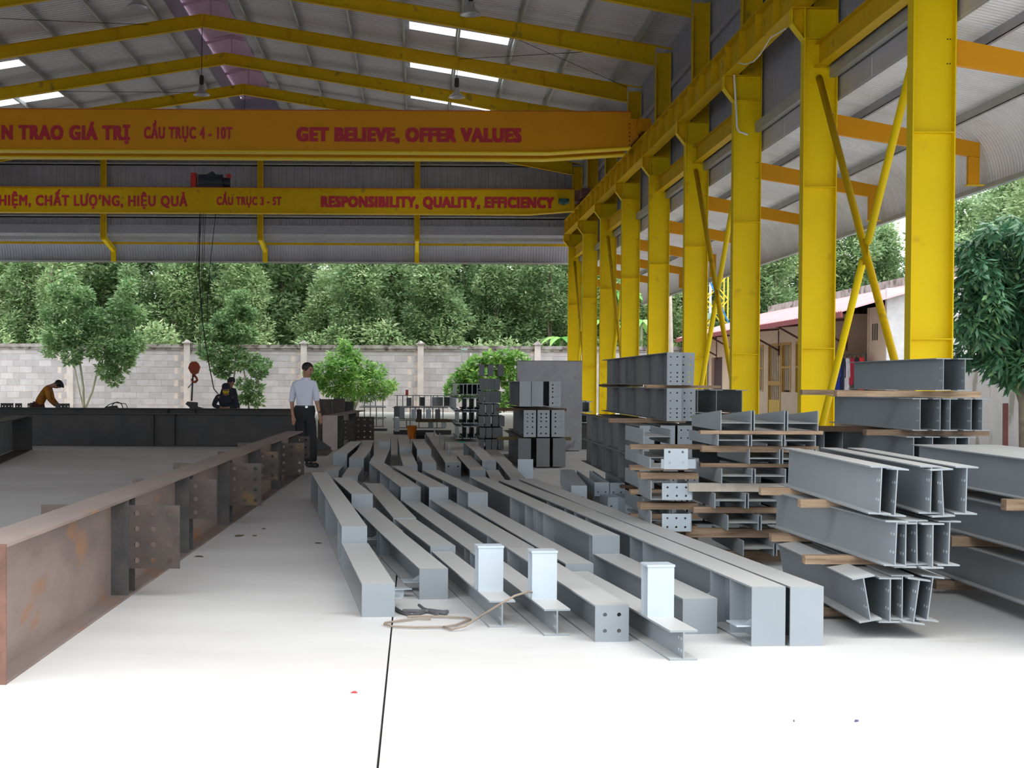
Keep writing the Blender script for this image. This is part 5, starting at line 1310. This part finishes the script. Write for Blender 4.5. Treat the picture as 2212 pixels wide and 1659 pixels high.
def person(label, loc, rz, J, shirt, trousers, hair, hat=None, mask=None, sleeve='short', shoe=DARK, height=1.0):
    """J: joints dict"""
    r = thing('person', label, 'person', loc, (0, 0, rz))
    V = []; E = []; RA = []
    idx = {}
    def add(k, p, ra, par=None):
        idx[k] = len(V); V.append(tuple(p)); RA.append(ra)
        if par is not None: E.append((idx[par], idx[k]))
    add('pel', J['pel'], (.10, .08)); add('sp', J['sp'], (.11, .08), 'pel'); add('ch', J['ch'], (.12, .09), 'sp'); add('nk0', J['nk'], .055, 'ch')
    hd = Vector(J['head']); fwd = Vector(J['fwd']).normalized(); up = (hd - Vector(J['nk'])).normalized()
    add('nk', Vector(J['nk']) * .5 + (hd - up * .1) * .5, .05, 'nk0'); add('jaw', hd - up * .055 + fwd * .012, (.075, .08), 'nk'); add('head', hd + up * .01, (.088, .10), 'jaw'); add('crown', hd + up * .085, (.07, .08), 'head')
    for s in 'LR':
        add('sh' + s, J['sh' + s], .058, 'ch'); add('el' + s, J['el' + s], .040, 'sh' + s); add('wr' + s, J['wr' + s], .026, 'el' + s)
        w_ = Vector(J['wr' + s]); e_ = Vector(J['el' + s]); d = (w_ - e_).normalized()
        sd = d.cross(fwd).normalized() if abs(d.dot(fwd)) < .95 else Vector((1, 0, 0))
        add('pm' + s, w_ + d * .07, (.036, .02), 'wr' + s)
        pal = w_ + d * .07
        for fi, (off, ln) in enumerate([(-.027, .065), (-.009, .078), (.009, .072), (.027, .055)]):
            q0 = pal + d * .02 + fwd * off
            k0 = f'f{s}{fi}'
            add(k0 + 'a', q0 + d * .01, .0095, 'pm' + s); add(k0 + 'b', q0 + d * ln * .55 + sd * .005, .0085, k0 + 'a'); add(k0 + 'c', q0 + d * ln + sd * .018, .007, k0 + 'b')
        add(f't{s}a', w_ + d * .035 + fwd * .035, .011, 'wr' + s); add(f't{s}b', w_ + d * .075 + fwd * .055, .009, f't{s}a')
        add('hp' + s, J['hp' + s], .085, 'pel'); add('kn' + s, J['kn' + s], .055, 'hp' + s); add('an' + s, J['an' + s], .036, 'kn' + s)
        add('to' + s, Vector(J['an' + s]).lerp(Vector(J['to' + s]), .6), .022, 'an' + s)
    body = skin_mesh('body', V, E, RA, SKIN, 2)
    link('body', body, r)
    # shirt
    def sub(keys, edges, rad, nm, m):
        vv = [tuple(J[k]) if isinstance(k, str) else tuple(k) for k in keys]
        link(nm, skin_mesh(nm, vv, edges, rad, m, 2), r)
    sleeveL = [Vector(J['sh' + s]).lerp(Vector(J['el' + s]), .55) for s in 'LR']
    el = [J['elL'], J['elR']]
    wr2 = [Vector(J['el' + s]).lerp(Vector(J['wr' + s]), .12 if sleeve == 'short' else .95) for s in 'LR']
    sub([Vector(J['pel']) - Vector((0, 0, .06)), 'sp', 'ch', Vector(J['nk']) - up * .02, 'shL', sleeveL[0], el[0], wr2[0], 'shR', sleeveL[1], el[1], wr2[1]], [(0, 1), (1, 2), (2, 3), (2, 4), (4, 5), (5, 6), (6, 7), (2, 8), (8, 9), (9, 10), (10, 11)],
        [(.150, .12), (.142, .112), (.150, .115), .070, .066, .060, .052, .046, .066, .060, .052, .046], 'shirt', shirt)
    pel = Vector(J['pel']); wst = Vector(J['pel']).lerp(Vector(J['sp']), .30)
    sub([pel, 'hpL', 'knL', Vector(J['anL']) - Vector((0, 0, .02)), 'hpR', 'knR', Vector(J['anR']) - Vector((0, 0, .02)), wst], [(0, 1), (1, 2), (2, 3), (0, 4), (4, 5), (5, 6), (0, 7)], [(.158, .13), .112, .085, .07, .112, .085, .07, (.162, .135)], 'trousers', trousers)
    wb_ = MB().lathe([(.12, -.17), (.165, -.10), (.178, -.02), (.17, .04), (.160, .075), (.145, .08), (0, .08)], n=20)
    wo_ = build('waistband', wb_, trousers, r, smooth=True, loc=tuple(J['pel'])); wo_.scale = (1, .80, 1)
    for s in 'LR':
        a = Vector(J['an' + s]); tt = Vector(J['to' + s])
        link('shoe', skin_mesh('shoe', [tuple(a - Vector((0, 0, .045)) + (a - tt) * .25), tuple(a - Vector((0, 0, .045))), tuple(tt)], [(0, 1), (1, 2)], [(.055, .05), (.06, .055), (.055, .035)], shoe, 1), r)
    # face and hair
    rt = fwd.cross(up).normalized()
    fc = MB()
    nose = hd + fwd * .096
    fc.add([nose + up * .02 - rt * .008, nose + up * .02 + rt * .008, nose - up * .02 + rt * .016, nose - up * .02 - rt * .016, nose - up * .016 + fwd * .022], [(0, 1, 4), (1, 2, 4), (2, 3, 4), (3, 0, 4)])
    build('nose', fc, SKIN, r)
    for s in (-1, 1):
        e = hd + fwd * .088 + rt * .032 * s + up * .022
        build('eye', MB().tube([e, e + fwd * .008], .010, 6), DARK, r)
        build('eyebrow', MB().tube([e + up * .02 - rt * .014, e + up * .02 + rt * .014], .004, 4), DARK, r)
        er = hd + rt * .078 * s
        build('ear', MB().tube([er - up * .025, er + up * .0 + rt * s * .008, er + up * .025], [.008, .014, .010], 6), SKIN, r)
    build('mouth', MB().tube([hd + fwd * .083 - up * .045 - rt * .02, hd + fwd * .087 - up * .045, hd + fwd * .083 - up * .045 + rt * .02], .004, 4), mat('lips', (.25, .08, .07), .5), r)
    hm = skin_mesh('hair', [tuple(hd - fwd * .035 - up * .035), tuple(hd - fwd * .025 + up * .055), tuple(hd + fwd * .035 + up * .095)], [(0, 1), (1, 2)], [(.092, .078), (.114, .106), (.098, .07)], hair, 2)
    link('hair', hm, r)
    if hat:
        link('cap', skin_mesh('cap', [tuple(hd + up * .04 - fwd * .02), tuple(hd + up * .085), tuple(hd + up * .06 + fwd * .13)], [(0, 1), (1, 2)], [(.098, .1), (.085, .08), (.06, .012)], hat, 2), r)
    if mask:
        link('face_mask', skin_mesh('face_mask', [tuple(hd + fwd * .03 - up * .02), tuple(hd + fwd * .06 - up * .075), tuple(hd + fwd * .03 - up * .14)], [(0, 1), (1, 2)], [(.09, .07), (.085, .05), (.05, .03)], mask, 2), r)
    return r
WHITE = mat('white_shirt_cotton', (.60, .62, .74), .8, var=.03)
BLK = mat('black_trouser_cloth', (.010, .011, .014), .85)
HAIR = mat('black_hair', (.008, .007, .007), .6)
# standing man: faces right of the camera, head turned right and down
Yp = 26.4
pb = onz(672, 1009, 0)
px0 = onY(658, 900, Yp).x
J = dict(pel=(0, 0, .93), sp=(0, 0, 1.10), ch=(-.0, .01, 1.30), nk=(.02, -.0, 1.45), head=(.05, -.03, 1.585), fwd=(.75, -.62, -.2),
         shL=(.155, -.02, 1.36), shR=(-.165, .03, 1.35), elL=(.195, -.02, 1.10), elR=(-.215, .05, 1.08), wrL=(.245, -.06, .87), wrR=(-.185, -.05, .84),
         hpL=(.09, 0, .86), hpR=(-.09, 0, .86), knL=(.12, -.02, .48), knR=(.0, .03, .48), anL=(.14, .02, .09), anR=(.05, .12, .09), toL=(.22, -.10, .035), toR=(.12, 0, .035))
person('young man in a pale blue shirt and black trousers standing behind the rusty girder', (px0, Yp, 0), 0, J, WHITE, BLK, HAIR)
sr = [o for o in bpy.data.objects if o.name.startswith('person')][0]
build('belt', MB().lathe([(.158, .972), (.166, .972), (.163, 1.005), (.155, 1.005)], n=20), DARK, sr).scale = (1, .80, 1)
build('collar', MB().lathe([(.062, 1.425), (.08, 1.42), (.07, 1.465), (.06, 1.465)], c=(.02, 0, 0), n=14), WHITE, sr)
build('buckle', MB().box(.02, .06, -.142, -.125, .972, 1.005), mat('buckle_metal', (.6, .6, .62), .3, metal=.8), sr)
build('watch', MB().tube([(.247, -.05, .90), (.25, -.055, .92)], .034, 8), DARK, sr)
# orange worker bending
def crouch(lean=(.35, 0)):
    lx, ly = lean
    return dict(pel=(0, 0, .62), sp=(lx * .3, ly * .3, .80), ch=(lx * .7, ly * .7, .98), nk=(lx, ly, 1.08), head=(lx * 1.45, ly * 1.45, 1.12), fwd=(lx * 1.5, ly * 1.5, -.5),
                shL=(lx * .8 + (.0 if lx else .18), ly * .8 - (.18 if lx else 0), 1.02), shR=(lx * .8 - (.0 if lx else .18), ly * .8 + (.18 if lx else 0), 1.02),
                elL=(lx * 1.0 + (.0 if lx else .25), ly * 1.0 - (.2 if lx else .05), .78), elR=(lx * 1.0 - (0 if lx else .25), ly * 1.0 + (.2 if lx else -.05), .78),
                wrL=(lx * 1.5 + (.0 if lx else .1), ly * 1.5 - (.1 if lx else .1), .62), wrR=(lx * 1.5 - (.0 if lx else .1), ly * 1.5 + (.1 if lx else -.1), .62),
                hpL=(.0 if lx else .1, -.1 if lx else 0, .58), hpR=(0 if lx else -.1, .1 if lx else 0, .58), knL=(.28 if lx else .18, -.12 if lx else -.3, .42), knR=(.28 if lx else -.18, .12 if lx else -.3, .42),
                anL=(.02 if lx else .12, -.12 if lx else 0, .08), anR=(.02 if lx else -.12, .12 if lx else 0, .08), toL=(.17 if lx else .12, -.12 if lx else -.14, .03), toR=(.17 if lx else -.12, .12 if lx else -.14, .03))
J2 = crouch((.32, 0))
OWR = mat('ochre_red_work_shirt', (.30, .085, .012), .85, var=.4, scale=5, col2=(.42, .18, .01))
xw = onY(80, 870, 37.2).x
J2 = {k: (v[0], v[1], v[2] + (.18 if k != 'fwd' else 0)) for k, v in J2.items()}
person('worker in an orange-brown shirt and dark cap bending over at the left', (xw, 37.2, -.0), 0, J2, OWR, mat('dark_brown_cloth', (.06, .02, .015), .9), HAIR, hat=mat('dark_cap', (.015, .018, .022), .8), sleeve='long')
tag(build('plank_platform', MB().box(xw - .6, xw + .8, 36.7, 37.7, 0, .18), TIMBD), 'dark timber platform under the bending orange worker', 'platform')
NAVY = mat('navy_work_cloth', (.018, .022, .035), .9)
xm = onY(489, 870, 37.0).x
J3 = crouch((0, -.12)); J3['head'] = (.02, -.24, 1.23); J3['nk'] = (0.01, -.14, 1.11); J3['fwd'] = (.05, -1, -.45); J3['shL'] = (.19, -.1, 1.03); J3['shR'] = (-.19, -.1, 1.03); J3['elL'] = (.27, -.22, .82); J3['elR'] = (-.27, -.22, .84); J3['wrL'] = (.08, -.40, .80); J3['wrR'] = (-.06, -.42, .80)
person('crouching worker in dark clothes with a yellow face mask', (xm, 37.0, 0), 0, J3, NAVY, NAVY, HAIR, hat=mat('dark_cap', (.015, .018, .022), .8), mask=mat('yellow_mask_cloth', (.62, .50, .02), .8), sleeve='long')
xm2 = onY(497, 870, 39.3).x
J4 = dict(J); J4 = {k: (v[0] * .9, v[1], v[2] * .86) if k != 'fwd' else (-.3, -.9, -.3) for k, v in J4.items()}
J4 = {k: (v[0], v[1] - (.25 if v[2] > .9 and k != 'fwd' else 0), v[2]) for k, v in J4.items()}
person('second dark-clothed worker half hidden behind the masked worker', (xm2, 39.3, 0), 0, J4, NAVY, NAVY, HAIR, hat=mat('dark_cap', (.015, .018, .022), .8), sleeve='long')
